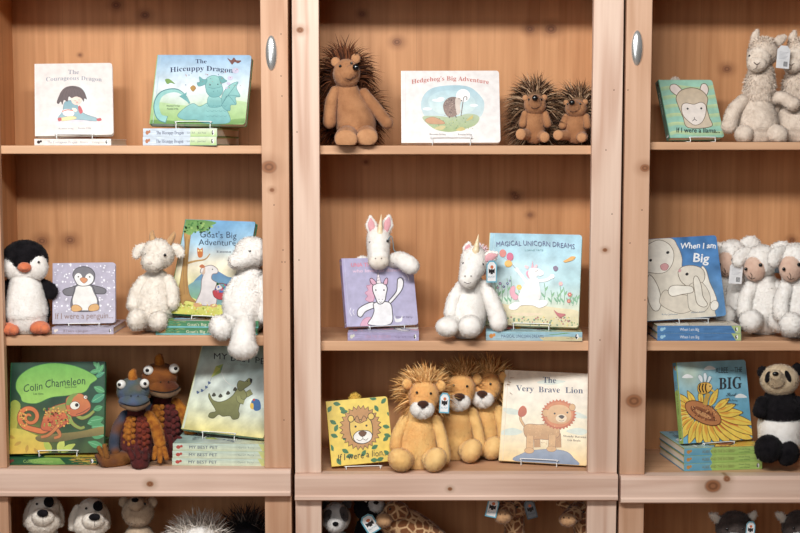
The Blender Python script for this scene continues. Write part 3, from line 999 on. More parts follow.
# --- Colin Chameleon
def art_chameleon(w, h):
    A = Art(w, h, [(12.2, 362.6), (104.1, 361.3), (104.9, 452.8), (8.5, 454.0)], 0, 345, 4.1, corner=.004, seed=7)
    A.bg((16, 62, 40), (20, 66, 42), (34, 80, 36), (60, 84, 30), var=0.12, blobs=[(.1, .1, .25, (190, 176, 40), .7)])
    G1, G2 = (70, 156, 92), (40, 122, 72)
    for x, y, L, wd, a in ((400, 70, 36, 16, 100), (420, 80, 40, 18, 120), (425, 110, 46, 18, 150), (380, 66, 30, 14, 60), (405, 104, 40, 18, 170), (428, 200, 62, 34, 150), (428, 190, 50, 26, 205), (360, 320, 70, 40, -20), (428, 372, 60, 36, 190), (420, 300, 52, 34, 170), (430, 330, 54, 34, 175), (420, 250, 40, 24, 160), (428, 420, 70, 30, 200), (90, 120, 70, 18, 60)):
        A.leaf(G1 if a != 150 else (60, 150, 110), x, y, L, wd, a, (110, 190, 130))
    A.b(((96, 178, 60), (150, 206, 76)), [(66, 172), (78, 130), (130, 92), (210, 74), (290, 82), (352, 104), (396, 134), (370, 158), (346, 190), (280, 204), (210, 212), (150, 236), (96, 230), (84, 206)], o=(46, 120, 50), ow=2)
    A.b(((150, 170, 50), (190, 176, 50)), [(36, 250), (60, 222), (84, 240), (76, 290), (64, 344), (38, 340)])
    A.b(((206, 190, 60), (226, 178, 50)), [(36, 346), (90, 344), (130, 360), (196, 392), (200, 440), (36, 446)])
    for k in range(4): A.leaf((196, 150, 44), 60 + k * 26, 380 + k * 14, 34, 14, 200 - k * 50)
    A.leaf((170, 190, 60), 210, 440, 60, 26, -120); A.leaf((196, 206, 80), 240, 440, 60, 30, -70); A.leaf((180, 196, 70), 250, 440, 70, 26, -30)
    A.b(((150, 130, 60), (96, 86, 40)), [(150, 372), (230, 362), (330, 352), (428, 332), (428, 364), (330, 380), (240, 396), (160, 394)])
    O1, O2, OO = (226, 112, 48), (196, 84, 44), (116, 52, 30)
    sp_ = []
    for k in range(26):
        t = k / 25; r_ = 44 * (1 - t) ** 0.8 + 4; an = 1.2 + t * 10.5
        sp_.append((122 + r_ * math.cos(an), 292 + r_ * math.sin(an)))
    tail = [(215, 330), (176, 350), (140, 344)] + sp_[1:]
    A.l(OO, 26, tail, taper=.62); A.l(O1, 21, tail, taper=.66)
    A.b((O1, O2), [(168, 340), (180, 290), (206, 256), (250, 238), (290, 234), (306, 262), (292, 300), (260, 330), (210, 350)], o=OO, ow=2)
    A.b(((120, 150, 60), O1), [(176, 300), (206, 258), (256, 240), (300, 240), (280, 270), (230, 280)])
    for pts in ([(210, 330), (236, 346), (246, 370), (222, 380)], [(250, 300), (236, 330), (200, 366), (168, 376)], [(276, 270), (296, 316), (328, 338), (348, 334)], [(296, 268), (332, 296), (362, 288), (386, 268)]):
        A.l(OO, 19, pts, taper=.35); A.l((206, 112, 50) if pts[0][0] < 260 else (140, 160, 60), 15, pts, taper=.35)
    A.b(((214, 120, 56), (206, 96, 50)), [(270, 222), (290, 202), (330, 196), (352, 214), (370, 238), (368, 262), (340, 282), (300, 290), (276, 272)], o=OO, ow=2)
    A.b((120, 150, 60), [(270, 240), (286, 204), (320, 196), (300, 214), (290, 240)])
    A.l((96, 40, 30), 2.4, [(312, 282), (340, 272), (368, 254)])
    A.e((240, 236, 220), 307, 245, 20, 17, 0, OO, 1.6); A.e(BK, 315, 243, 7.5); A.e((240, 236, 220), 350, 211, 8, 7, 0, OO, 1.4); A.e(BK, 352, 211, 3)
    A.dots(90, 180, 290, 250, 330, 2.5, 5, [(240, 170, 60), (150, 170, 60), (186, 60, 40)])
    A.dots(30, 80, 110, 260, 330, 2.5, 4.5, [(240, 180, 70), (236, 150, 60)])
    T = (28, 60, 40)
    A.t('Colin', 98, 174, 190, 30, T, 'sans', slope=-10, jit=2)
    A.t('Chameleon', 186, 348, 172, 32, T, 'sans', slope=-14, jit=2)
    A.t('Lee Sims', 138, 178, 200, 7, T); A.t('Karin Dodd', 266, 312, 174, 7, T, slope=-2)
    return A
make_book('chameleon', .2514, .2450, .0200, art_chameleon, spine_std((24, 84, 44), 'Colin Chameleon', (150, 190, 90), .2, .52, 'sans', (120, 40, 36), lambda S: (S.p(((130, 180, 70), (90, 150, 60)), [(.25, .3), (.45, .0), (.6, .1), (.66, .9), (.5, 1), (.3, .8)]), S.dots(40, .72, .98, 0, 1, .015, .05, [(220, 180, 50), (196, 120, 40), (180, 170, 60)])), h=.45), (40, 110, 60), (30, 90, 50), corner=.004, hard=True)

# --- My Best Pet
def art_pet(w, h):
    A = Art(w, h, [(205, 343), (288, 350), (266, 445.5), (182, 436.5)], 95, 345, 4.1, corner=.004, seed=8)
    A.bg((150, 184, 172), (170, 200, 196), (196, 212, 206), (206, 212, 180), (226, 210, 120), var=0.10, blobs=[(.2, .6, .2, (216, 222, 206), .6), (.8, .4, .25, (196, 208, 204), .6)])
    A.l((206, 214, 196), 7, [(446, 0), (362, 372)], smooth=False)
    A.t('My Best Pet'.upper(), 492, 735, 80, 26, (36, 44, 66), 'sans', slope=24, jit=2)
    A.t('Gareth Berry', 548, 640, 104, 9, (150, 164, 160), slope=6)
    A.p((152, 176, 84), [(500, 112), (532, 102), (520, 140), (480, 160)]); A.p((196, 200, 90), [(500, 112), (520, 122), (480, 160)]); A.p((96, 140, 120), [(520, 122), (532, 102), (520, 140)])
    A.l((226, 222, 212), 1.8, [(524, 138), (546, 178), (600, 206)])
    A.l((90, 110, 140), 1.4, [(482, 160), (470, 186), (452, 212), (424, 222)])
    for q in ((474, 182), (462, 200), (444, 214), (426, 222)): A.b((70, 90, 130), [(q[0] - 7, q[1] - 6), (q[0] + 5, q[1]), (q[0] - 5, q[1] + 7)])
    Gn, Gd, GO = (140, 142, 84), (104, 106, 58), (76, 76, 44)
    A.l(GO, 24, [(606, 210), (622, 232), (652, 218)]); A.l(Gn, 20, [(606, 210), (622, 232), (652, 218)])
    A.b((Gn, Gd), [(472, 226), (486, 252), (512, 262), (544, 254), (572, 234), (592, 206), (616, 206), (632, 236), (616, 256), (606, 262), (596, 296), (600, 312), (594, 330), (572, 334), (560, 320), (530, 322), (512, 314), (490, 330), (470, 324), (476, 308), (500, 300), (484, 270), (470, 244)], o=GO, ow=1.8)
    A.b((Gn, Gd), [(592, 184), (602, 172), (624, 176), (640, 162), (652, 168), (648, 186), (620, 206), (604, 216), (592, 202)], o=GO, ow=1.8)
    A.b((36, 34, 34), [(644, 162), (655, 166), (652, 182), (646, 178)]); A.e((20, 20, 20), 634, 174, 2.6)
    for q in ((492, 232), (520, 236), (552, 224), (582, 208)): A.b((66, 66, 52), [(q[0] - 9, q[1] + 4), (q[0], q[1] - 9), (q[0] + 9, q[1] + 2), (q[0], q[1] + 8)])
    A.l(GO, 22, [(596, 236), (600, 254), (620, 262)]); A.l(Gn, 18, [(596, 236), (600, 254), (620, 262)])
    A.b((52, 100, 160), [(650, 262), (664, 248), (686, 256), (690, 290), (668, 298), (656, 284)]); A.b((226, 180, 60), [(648, 266), (660, 270), (658, 292), (646, 284)]); A.e((190, 60, 60), 662, 252, 5)
    return A
make_book('pet', .2400, .2662, .0195, art_pet, spine_std(((190, 212, 196), (206, 214, 180)), 'My Best Pet'.upper(), (44, 60, 100), .165, .45, 'sans', (190, 70, 60), lambda S: (S.p(((196, 210, 130), (206, 204, 110)), [(.86, 0), (1, 0), (1, 1), (.9, 1)]), S.t('Gareth Berry', .66, .82, .62, .25, (120, 136, 130)))), (206, 208, 150), (150, 180, 160), corner=.004, hard=True)

# --- Hedgehog's Big Adventure
def art_hedgehog(w, h):
    A = Art(w, h, [(401.9, 70.3), (498.8, 71.0), (500.6, 142.0), (401.9, 143.3)], 395, 60, 3.902, seed=9)
    A.bg((222, 216, 213), (228, 221, 217), var=0.008)
    A.l((214, 206, 204), 2, [(42, 42), (42, 324)], smooth=False)
    for k in range(12): A.b(((152, 190, 204), (196, 214, 214)), [(104 + k, 190), (112, 140 + k), (150, 108), (220, 98 + k), (290, 104), (336, 140), (350 - k, 176), (330, 224), (240, 240), (140, 236)]) if k == 0 else None
    A.b(((170, 204, 214), (200, 218, 214)), [(130, 160), (170, 124), (240, 120), (310, 150), (300, 200), (180, 210)])
    A.e((238, 240, 240), 268, 138, 27, 25)
    for q in ((170, 156, 24), (182, 150, 14), (128, 190, 18), (310, 176, 16)): A.e((226, 234, 236), q[0], q[1], q[2], 6)
    A.b(((170, 186, 150), (148, 170, 104)), [(108, 222), (170, 218), (230, 222), (290, 208), (330, 220), (318, 250), (270, 270), (210, 280), (150, 266)])
    A.dots(80, 130, 310, 222, 268, 1.2, 3, [(120, 150, 84), (176, 186, 120), (140, 160, 120)])
    A.b((196, 140, 96), [(120, 232), (150, 222), (186, 236), (196, 248), (160, 250), (130, 246)], o=(150, 100, 70), ow=1)
    A.b((200, 184, 120), [(156, 268), (180, 256), (200, 258), (186, 272)]); A.b((196, 176, 96), [(240, 272), (262, 260), (276, 270), (258, 276)]); A.b((196, 176, 90), [(280, 236), (304, 214), (304, 228)])
    A.b(((122, 98, 90), (150, 120, 106)), [(200, 156), (220, 144), (242, 146), (252, 166), (250, 198), (238, 218), (212, 222), (196, 204), (190, 178)])
    A.dots(70, 196, 242, 150, 216, 1, 2.4, [(90, 70, 66), (176, 150, 136)])
    A.b((206, 190, 178), [(238, 152), (252, 146), (262, 156), (256, 176), (258, 200), (248, 214), (240, 196)]); A.e(BK, 252, 151, 2); A.e(BK, 262, 158, 2.4)
    A.l((96, 80, 78), 4, [(216, 218), (214, 226)]); A.l((96, 80, 78), 4, [(238, 216), (242, 224)])
    A.l((104, 80, 74), 3, [(260, 218), (268, 160), (272, 144), (282, 144), (282, 156)])
    A.t("Hedgehog\u2019s Big Adventure", 66, 367, 92, 17, (196, 96, 84), 'serif', slope=3, arc=14)
    small(A, 136, 200, 293, 7, (110, 104, 104)); small(A, 248, 302, 293, 7, (110, 104, 104))
    return A
make_book('hedgehog', .2601, .1999, .016, art_hedgehog, spine_std((238, 234, 230), "Hedgehog's Big Adventure", (196, 96, 84), .2, .7, 'serif'), (240, 236, 232))

# --- Una the Unicorn who loves to dance
def art_una(w, h):
    A = Art(w, h, [(341.7, 260.2), (412.3, 261.3), (418.3, 326.5), (347.7, 330.5)], 330, 205, 3.676, seed=10)
    A.bg((176, 170, 208), (184, 178, 212), var=0.02)
    A.l((196, 188, 220), 2, [(52, 206), (74, 458)], smooth=False)
    PK, PO = (228, 170, 196), (196, 120, 150)
    A.t('UNA THE UNICORN', 78, 266, 236, 14, (226, 128, 150), 'sans', off=0.03)
    A.t('who loves to dance', 84, 262, 258, 12, (226, 190, 214), 'sans', slope=-2, off=0.02)
    WH, OL = (240, 238, 240), (46, 40, 52)
    A.b(PK, [(160, 282), (150, 288), (152, 304), (138, 308), (144, 324), (132, 334), (142, 346), (134, 358), (146, 366), (160, 368), (168, 340)], o=PO, ow=1.6)
    A.b(PK, [(118, 446), (130, 430), (150, 424), (168, 440), (150, 456), (118, 458)], o=PO, ow=1.2)
    A.b(WH, [(218, 366), (246, 330), (250, 300), (252, 284), (264, 280), (272, 294), (268, 320), (250, 346), (226, 372)], o=OL, ow=2.4)
    A.b(WH, [(162, 368), (130, 378), (106, 396), (104, 418), (118, 424), (134, 404), (160, 392), (176, 386)], o=OL, ow=2.4)
    A.b(WH, [(164, 374), (190, 366), (222, 370), (232, 396), (226, 448), (146, 452), (158, 424), (166, 400)], o=OL, ow=2.2)
    A.b(WH, [(160, 312), (168, 302), (188, 298), (206, 302), (214, 318), (210, 340), (206, 362), (194, 374), (180, 372), (170, 350), (162, 330)], o=OL, ow=2.4)
    A.b(PK, [(160, 304), (150, 286), (156, 280), (168, 288), (174, 300)], o=OL, ow=1.8); A.b(PK, [(200, 300), (206, 284), (214, 280), (216, 292), (212, 304)], o=OL, ow=1.8)
    A.p((240, 226, 232), [(174, 300), (180, 252), (192, 298)], o=OL, ow=1.6)
    for k in range(3): A.l(OL, 1, [(176 + k, 290 - k * 11), (188 - k * 1.5, 286 - k * 11)], smooth=False)
    A.e(BK, 172, 324, 2.8); A.e(BK, 202, 324, 2.8); A.e(OL, 184, 358, 1.4); A.e(OL, 196, 358, 1.4)
    A.l(OL, 1.4, [(184, 366), (190, 369), (196, 366)])
    for pts in ([(266, 272), (276, 282), (278, 294)], [(278, 264), (288, 276), (290, 290)], [(90, 396), (86, 406), (92, 418)], [(78, 390), (74, 406), (82, 422)]): A.l((236, 232, 240), 2.2, pts)
    A.t('morgan barry', 246, 304, 424, 7, (90, 70, 110))
    A.b((236, 236, 238), [(240, 416), (246, 428), (262, 426), (268, 416), (266, 436), (244, 440)])
    return A
make_book('una', .1986, .1884, .0215, art_una, spine_std((170, 158, 200), 'UNA THE UNICORN', (196, 150, 180), .25, .6, 'sans', (216, 214, 196), lambda S: S.t('morgan barry', .66, .82, .62, .22, (110, 90, 120))), (174, 162, 204), (200, 150, 130))

# --- Magical Unicorn Dreams
def art_magical(w, h):
    A = Art(w, h, [(490.3, 235.0), (582.9, 237.4), (578.4, 329.8), (485.1, 327.5)], 430, 225, 4.265, seed=11)
    A.bg((138, 192, 214), (156, 206, 222), (176, 214, 220), (196, 208, 180), (214, 200, 150), var=0.07, blobs=[(.45, .45, .25, (196, 224, 230), .7), (.9, .5, .2, (140, 196, 206), .5)])
    A.l((170, 206, 216), 2, [(276, 46), (254, 436)], smooth=False)
    A.b(((226, 208, 160), (196, 186, 130)), [(250, 380), (300, 350), (360, 356), (440, 352), (540, 364), (636, 380), (634, 440), (240, 436)])
    A.b((226, 200, 160), [(340, 392), (400, 386), (484, 390), (420, 400)])
    A.dots(120, 250, 630, 404, 440, 2, 5, [(120, 150, 90), (170, 96, 80), (90, 130, 90), (214, 190, 100)])
    for x, y0, y1, c in ((290, 350, 280, 1), (306, 352, 262, 0), (330, 350, 240, 0), (346, 350, 230, 1), (380, 330, 290, 1), (276, 330, 250, 0), (490, 330, 260, 1), (544, 350, 296, 1), (556, 350, 260, 0), (572, 352, 276, 1), (596, 352, 300, 0), (610, 356, 320, 1), (518, 350, 290, 0), (626, 350, 310, 1)):
        A.l((90, 160, 110), 2.6, [(x, y0), (x + 4, (y0 + y1) / 2), (x, y1)])
        A.leaf((112, 178, 120), x + 2, (y0 + y1) / 2, 26, 8, -60); A.leaf((100, 168, 120), x + 2, y0 - 8, 28, 8, -125)
    for x, y, c, r in ((382, 278, (240, 196, 60), 10), (300, 262, (150, 120, 180), 6), (316, 276, (60, 90, 150), 5), (332, 262, (70, 100, 170), 5), (560, 262, (232, 170, 180), 8), (598, 308, (206, 70, 70), 8), (594, 336, (206, 70, 70), 7), (290, 280, (160, 120, 170), 5), (342, 250, (90, 110, 170), 4)):
        for k in range(6): A.e(c, x + r * .7 * math.cos(k * 1.05), y + r * .7 * math.sin(k * 1.05), r * .5)
        A.e((236, 210, 120), x, y, r * .35)
    WH = (242, 240, 238)
    A.b((232, 150, 170), [(364, 276), (350, 276), (342, 296), (350, 322), (370, 332), (378, 316), (364, 302)], o=(206, 120, 146), ow=1.2)
    A.b((WH, (230, 226, 222)), [(432, 234), (462, 240), (470, 276), (474, 318), (452, 344), (400, 348), (378, 326), (390, 290), (410, 262)])
    A.b(WH, [(392, 340), (360, 344), (338, 360), (346, 374), (372, 372), (392, 356), (440, 356), (470, 366), (500, 352), (502, 336), (470, 334)])
    A.l(WH, 13, [(418, 262), (396, 232), (372, 202)]); A.l(WH, 13, [(466, 250), (500, 246), (526, 230)]); A.e(WH, 372, 202, 9); A.e(WH, 524, 231, 10)
    A.b((232, 150, 176), [(420, 206), (412, 218), (420, 236), (432, 240), (428, 216)])
    A.b(WH, [(424, 206), (436, 194), (460, 196), (484, 208), (488, 222), (474, 230), (462, 228), (450, 240), (430, 240), (422, 224)])
    A.b((236, 190, 196), [(418, 200), (406, 190), (410, 184), (424, 190)]); A.b((236, 190, 196), [(446, 194), (456, 180), (462, 186), (456, 196)]); A.p((226, 160, 180), [(434, 196), (440, 164), (446, 194)])
    A.e(BK, 455, 209, 2.4); A.e(BK, 462, 207, 1.6)
    A.l((170, 150, 140), 1.0, [(372, 202), (350, 176), (336, 164)]); A.l((170, 150, 140), 1.0, [(372, 202), (340, 170), (316, 150)])
    A.e((220, 110, 96), 312, 132, 15, 17); A.e((216, 72, 120), 343, 147, 15, 18); A.e((240, 176, 50), 336, 177, 17, 15)
    A.b((230, 160, 50), [(572, 166), (590, 156), (606, 146), (624, 148), (612, 162), (594, 168), (580, 172)])
    A.b((120, 96, 130), [(528, 192), (540, 186), (550, 196), (542, 208), (532, 206)])
    A.b((190, 76, 80), [(530, 374), (548, 386), (580, 392), (562, 404), (546, 400)])
    A.t('MAGICAL UNICORN DREAMS', 284, 620, 102, 21, (60, 72, 130), 'sans', slope=12, arc=8, jit=1.6)
    A.t('LORNE TATE', 408, 486, 122, 7, (100, 170, 180))
    return A
make_book('magical', .2487, .2534, .0240, art_magical, spine_std(((150, 200, 216), (166, 196, 206)), 'MAGICAL UNICORN DREAMS', (76, 84, 130), .16, .6, 'sans', (226, 140, 60), lambda S: (S.p((214, 200, 150), [(.55, .6), (.8, .5), (1, .6), (1, 1), (.6, 1)]), S.l((110, 170, 90), .06, [(.66, .3), (.75, .25), (.86, .1)]), S.dots(8, .8, .92, .55, .95, .008, .02, [(196, 80, 80), (120, 160, 90)])), h=.35), (196, 196, 150), (176, 190, 150))

# --- If I were a lion
def art_lion(w, h):
    A = Art(w, h, [(326.1, 403.2), (387.0, 396.8), (393.9, 462.7), (332.7, 467.0)], 320, 350, 4.1, seed=12)
    A.bg((240, 206, 72), (238, 200, 66), var=0.02)
    for x, y, a in ((52, 225, 10), (30, 262, -60), (40, 295, 30), (82, 262, -10), (78, 240, 40), (60, 340, -70), (44, 352, 20), (40, 392, 60), (92, 372, -20), (200, 200, 10), (250, 224, -50), (222, 232, 60), (274, 262, 30), (256, 318, 10), (262, 352, 20), (258, 380, -40), (210, 412, -30), (90, 412, 30), (70, 448, 60), (170, 442, -60), (206, 458, 0), (262, 420, 40), (106, 444, -20), (286, 452, -60), (232, 460, -20)):
        A.leaf((60, 124, 72), x, y, 30, 17, a, (40, 90, 56))
    MN, MO = (198, 138, 76), (70, 44, 26)
    n = 26
    pts = []
    for k in range(n * 2):
        a = math.pi * 2 * k / (n * 2)
        r = 1.0 if k % 2 == 0 else 0.84
        pts.append((164 + 86 * r * math.cos(a), 324 + 92 * r * math.sin(a)))
    A.p(MN, pts, o=MO, ow=2.6)
    A.b((238, 196, 80), [(120, 302), (132, 282), (144, 300), (160, 292), (178, 296), (194, 284), (208, 300), (214, 334), (210, 366), (190, 386), (160, 390), (134, 376), (122, 344)], o=MO, ow=2.6)
    A.e((238, 196, 80), 124, 288, 12, 14, 0, MO, 2.4); A.e((238, 196, 80), 207, 278, 13, 14, 0, MO, 2.4)
    A.b(MN, [(140, 296), (150, 276), (162, 300), (176, 276), (190, 292), (176, 300), (160, 306)], o=MO, ow=1.8)
    A.b((240, 236, 228), [(134, 362), (148, 342), (172, 336), (200, 340), (212, 356), (204, 378), (176, 390), (146, 384)], o=MO, ow=2.2)
    A.b((112, 66, 40), [(156, 346), (170, 338), (188, 344), (180, 358), (166, 360)], o=MO, ow=1.6)
    A.l(MO, 2, [(172, 360), (173, 370), (160, 378), (148, 372)]); A.l(MO, 2, [(173, 370), (186, 376), (196, 368)])
    A.e(BK, 143, 320, 4.4); A.e(BK, 188, 316, 4.4)
    A.t('If I were a lion...', 74, 276, 458, 26, (50, 34, 26), 'sans', slope=-20, jit=1.5)
    return A
make_book('lion', .1657, .1753, .02, art_lion, spine_std((236, 200, 72), 'If I were a lion...', (60, 40, 30), .2, .6, 'sans'), (238, 204, 76))

# --- The Very Brave Lion
def art_brave(w, h):
    A = Art(w, h, [(505.7, 368.8), (592.0, 373.2), (587.4, 465.0), (498.9, 461.0)], 435, 350, 4.097, corner=.004, seed=13)
    A.bg((240, 228, 206), (238, 228, 208), (236, 226, 196), (240, 222, 180), (238, 196, 120), var=0.03)
    for pts in ([(280, 236), (330, 240), (360, 262), (300, 260)], [(276, 330), (320, 318), (360, 334), (330, 348), (272, 346)], [(560, 250), (600, 256), (630, 276), (580, 274)], [(540, 330), (590, 316), (630, 330), (600, 346)], [(420, 130), (470, 118), (540, 126), (480, 140)]): A.b((206, 218, 204), pts)
    A.l((222, 204, 170), 2, [(304, 80), (276, 456)], smooth=False)
    T = (44, 60, 98)
    A.t('The', 446, 500, 131, 25, T, 'serif', slope=2)
    A.t('Very', 334, 408, 164, 24, T, 'serif', slope=4); A.t('Brave', 428, 516, 170, 24, T, 'serif', slope=2); A.t('Lion', 538, 610, 173, 24, T, 'serif', slope=2)
    A.b(((140, 154, 176), (112, 130, 160)), [(330, 456), (360, 424), (410, 410), (480, 406), (540, 414), (570, 440), (578, 472)], o=(96, 110, 140), ow=1.2)
    L1, L2, LO = (216, 164, 104), (192, 136, 80), (140, 88, 52)
    A.l(LO, 11, [(376, 320), (362, 300), (352, 280), (356, 262)]); A.l(L1, 8, [(376, 320), (362, 300), (352, 280), (356, 262)])
    A.b(((206, 90, 44), (186, 74, 38)), [(342, 262), (346, 240), (362, 226), (376, 236), (378, 256), (366, 270), (350, 272)])
    for x, y0, y1 in ((420, 350, 398), (506, 340, 398)): A.l(LO, 26, [(x, y0), (x + 2, y1)]); A.l(L2, 23, [(x, y0), (x + 2, y1)])
    A.b((L1, L2), [(366, 316), (384, 302), (430, 304), (480, 300), (510, 316), (512, 350), (480, 366), (430, 364), (392, 366), (370, 348)], o=LO, ow=1.5)
    for x, y0, y1 in ((392, 350, 406), (484, 346, 398)): A.l(LO, 31, [(x, y0), (x - 2, y1)]); A.l(L1, 28, [(x, y0), (x - 2, y1)]); A.e(L1, x - 4, y1 + 6, 20, 12, 0, LO, 1)
    n = 30; pts = []
    for k in range(n * 2):
        a = math.pi * 2 * k / (n * 2); r = 1.0 if k % 2 == 0 else 0.88
        pts.append((510 + 74 * r * math.cos(a), 262 + 64 * r * math.sin(a)))
    A.p(((206, 104, 56), (190, 84, 44)), pts)
    A.e((214, 122, 66), 510, 262, 60, 52)
    A.e(L1, 458, 256, 14, 15, 0, LO, 1.2); A.e(L1, 566, 232, 13, 14, 0, LO, 1.2)
    A.b(((224, 176, 120), (210, 156, 100)), [(462, 262), (476, 232), (510, 222), (544, 230), (562, 256), (556, 284), (530, 300), (494, 298), (470, 286)])
    A.b((232, 206, 166), [(498, 276), (510, 262), (532, 262), (544, 276), (534, 292), (508, 292)])
    A.b((60, 40, 34), [(510, 270), (522, 264), (534, 270), (524, 280)]); A.e(BK, 494, 258, 4); A.e(BK, 546, 254, 4)
    A.l((90, 60, 46), 1.6, [(512, 286), (522, 289), (532, 285)])
    A.t('Wendy Ravens', 528, 622, 354, 8, (120, 96, 80), 'serif', slope=4); A.t('Lia Boyle', 546, 600, 370, 8, (120, 96, 80), 'serif', slope=3)
    A.dots(100, 380, 520, 306, 390, 1, 2.4, [(196, 140, 84), (226, 180, 120)])
    return A
make_book('brave', .2366, .2526, .013, art_brave, spine_std(((226, 196, 130), (222, 190, 120)), 'The Very Brave Lion', (60, 70, 100), .2, .7, 'serif'), (222, 196, 140), corner=.004, hard=True)

# --- If I were a llama
def art_llama(w, h):
    A = Art(w, h, [(659.1, 81.0), (711.5, 82.0), (725.0, 138.5), (670.0, 140.0)], 600, 0, 2.96, seed=14)
    A.bg((150, 206, 180), (152, 208, 182), (140, 198, 176), var=0.02)
    for k in range(6): A.b(((196, 214, 150), (150, 200, 160)), [(176 + k * 6, 262 + k * 27), (230, 256 + k * 27), (290, 262 + k * 27), (352 + k * 4, 256 + k * 27), (352 + k * 4, 266 + k * 27), (290, 272 + k * 27), (230, 266 + k * 27), (180 + k * 6, 272 + k * 27)])
    C1, CO = (206, 184, 154), (104, 84, 64)
    A.b((234, 216, 206), [(236, 290), (210, 272), (210, 256), (226, 254), (244, 270), (252, 284)], o=CO, ow=1.5); A.b((234, 216, 206), [(296, 276), (300, 256), (312, 254), (320, 268), (316, 284), (304, 294)], o=CO, ow=1.5)
    A.b((C1, (214, 196, 170)), [(232, 316), (226, 292), (240, 272), (270, 264), (300, 272), (318, 294), (316, 320), (324, 350), (330, 378), (262, 382), (246, 350)], o=CO, ow=1.5)
    A.b((236, 224, 214), [(242, 318), (254, 308), (278, 312), (300, 306), (314, 318), (312, 346), (300, 368), (280, 374), (262, 362), (246, 344)], o=CO, ow=1.3)
    A.e(BK, 260, 325, 3); A.e(BK, 300, 324, 3); A.l(BK, 1.6, [(280, 350), (280, 356), (274, 362)]); A.l(BK, 1.6, [(280, 356), (288, 361)])
    A.t('If I were a llama...', 226, 356, 397, 15, (40, 44, 42), 'sans', off=0.015)
    return A
make_book('llama', .1570, .1719, .02, art_llama, spine_std((84, 110, 92), 'If I were a llama...', (200, 210, 190), .2, .6, 'sans'), (96, 150, 124))

# --- When I am Big
def art_big(w, h):
    A = Art(w, h, [(633, 238), (711, 235.5), (728.6, 318.3), (650, 322.5)], 640, 225, 4.267, seed=15)
    A.bg((62, 122, 190), (76, 136, 200), (92, 150, 208), var=0.10, blobs=[(.75, .3, .2, (120, 170, 216), .5)])
    CR, CO = (230, 220, 202), (120, 104, 84)
    C2 = (242, 235, 220)
    A.b((CR, (222, 212, 192)), [(-30, 54), (110, 50), (150, 90), (172, 140), (176, 180), (196, 220), (226, 290), (300, 330), (330, 380), (300, 412), (-10, 420), (-40, 250)], o=CO, ow=1.6)
    A.b(C2, [(-6, 120), (8, 92), (60, 60), (104, 72), (134, 110), (136, 160), (116, 196), (84, 206), (40, 200), (2, 190)], o=CO, ow=1.8)
    A.e(BK, 111, 115, 6.5); A.e(BK, 43, 147, 6)
    A.b((226, 160, 160), [(86, 172), (104, 162), (120, 174), (112, 192), (94, 190)], o=(170, 104, 104), ow=1.4)
    A.b(C2, [(40, 214), (62, 226), (90, 276), (104, 330), (98, 366), (76, 368), (52, 330), (38, 270)], o=CO, ow=2)
    A.b((220, 208, 188), [(114, 280), (160, 300), (210, 306), (236, 340), (230, 372), (186, 384), (130, 362), (96, 330)], o=CO, ow=1.5)
    A.b(C2, [(256, 180), (276, 196), (296, 250), (318, 292), (332, 330), (312, 340), (284, 306), (264, 250)], o=CO, ow=1.8)
    A.b((226, 216, 198), [(162, 200), (176, 180), (212, 174), (250, 184), (270, 206), (272, 240), (252, 262), (214, 268), (184, 250), (168, 226)], o=CO, ow=2)
    A.b((226, 216, 198), [(212, 262), (262, 250), (300, 300), (304, 350), (280, 380), (230, 372), (214, 330)], o=CO, ow=1.4)
    A.b(C2, [(132, 270), (150, 260), (190, 262), (226, 268), (230, 292), (190, 300), (148, 308), (130, 292)], o=CO, ow=2)
    A.b((234, 226, 210), [(232, 222), (246, 228), (262, 262), (274, 310), (296, 346), (280, 358), (252, 340), (238, 290), (228, 244)], o=CO, ow=2)
    A.e((240, 234, 222), 325, 352, 17, 22, 0, CO, 1.4)
    A.e(BK, 199, 212, 6.5); A.e((222, 160, 160), 168, 196, 6, 7)
    A.t('When I am', 160, 306, 98, 24, (240, 242, 244), 'sans', slope=4, jit=2, off=0.02)
    A.t('Big', 219, 284, 158, 38, (240, 242, 244), 'sans', slope=6, off=0.02)
    A.t('Ruby Johnson', 112, 178, 390, 7, (96, 120, 150)); A.t('Alison Ennis', 232, 288, 384, 7, (96, 120, 150), slope=-3)
    return A
make_book('big', .2280, .2220, .0195, art_big, spine_std((72, 126, 186), 'When I am Big', (232, 236, 240), .27, .5, 'sans', (150, 200, 226), lambda S: S.p((176, 196, 120), [(.88, 0), (1, 0), (1, 1), (.94, 1)])), (150, 170, 110), (70, 96, 140))

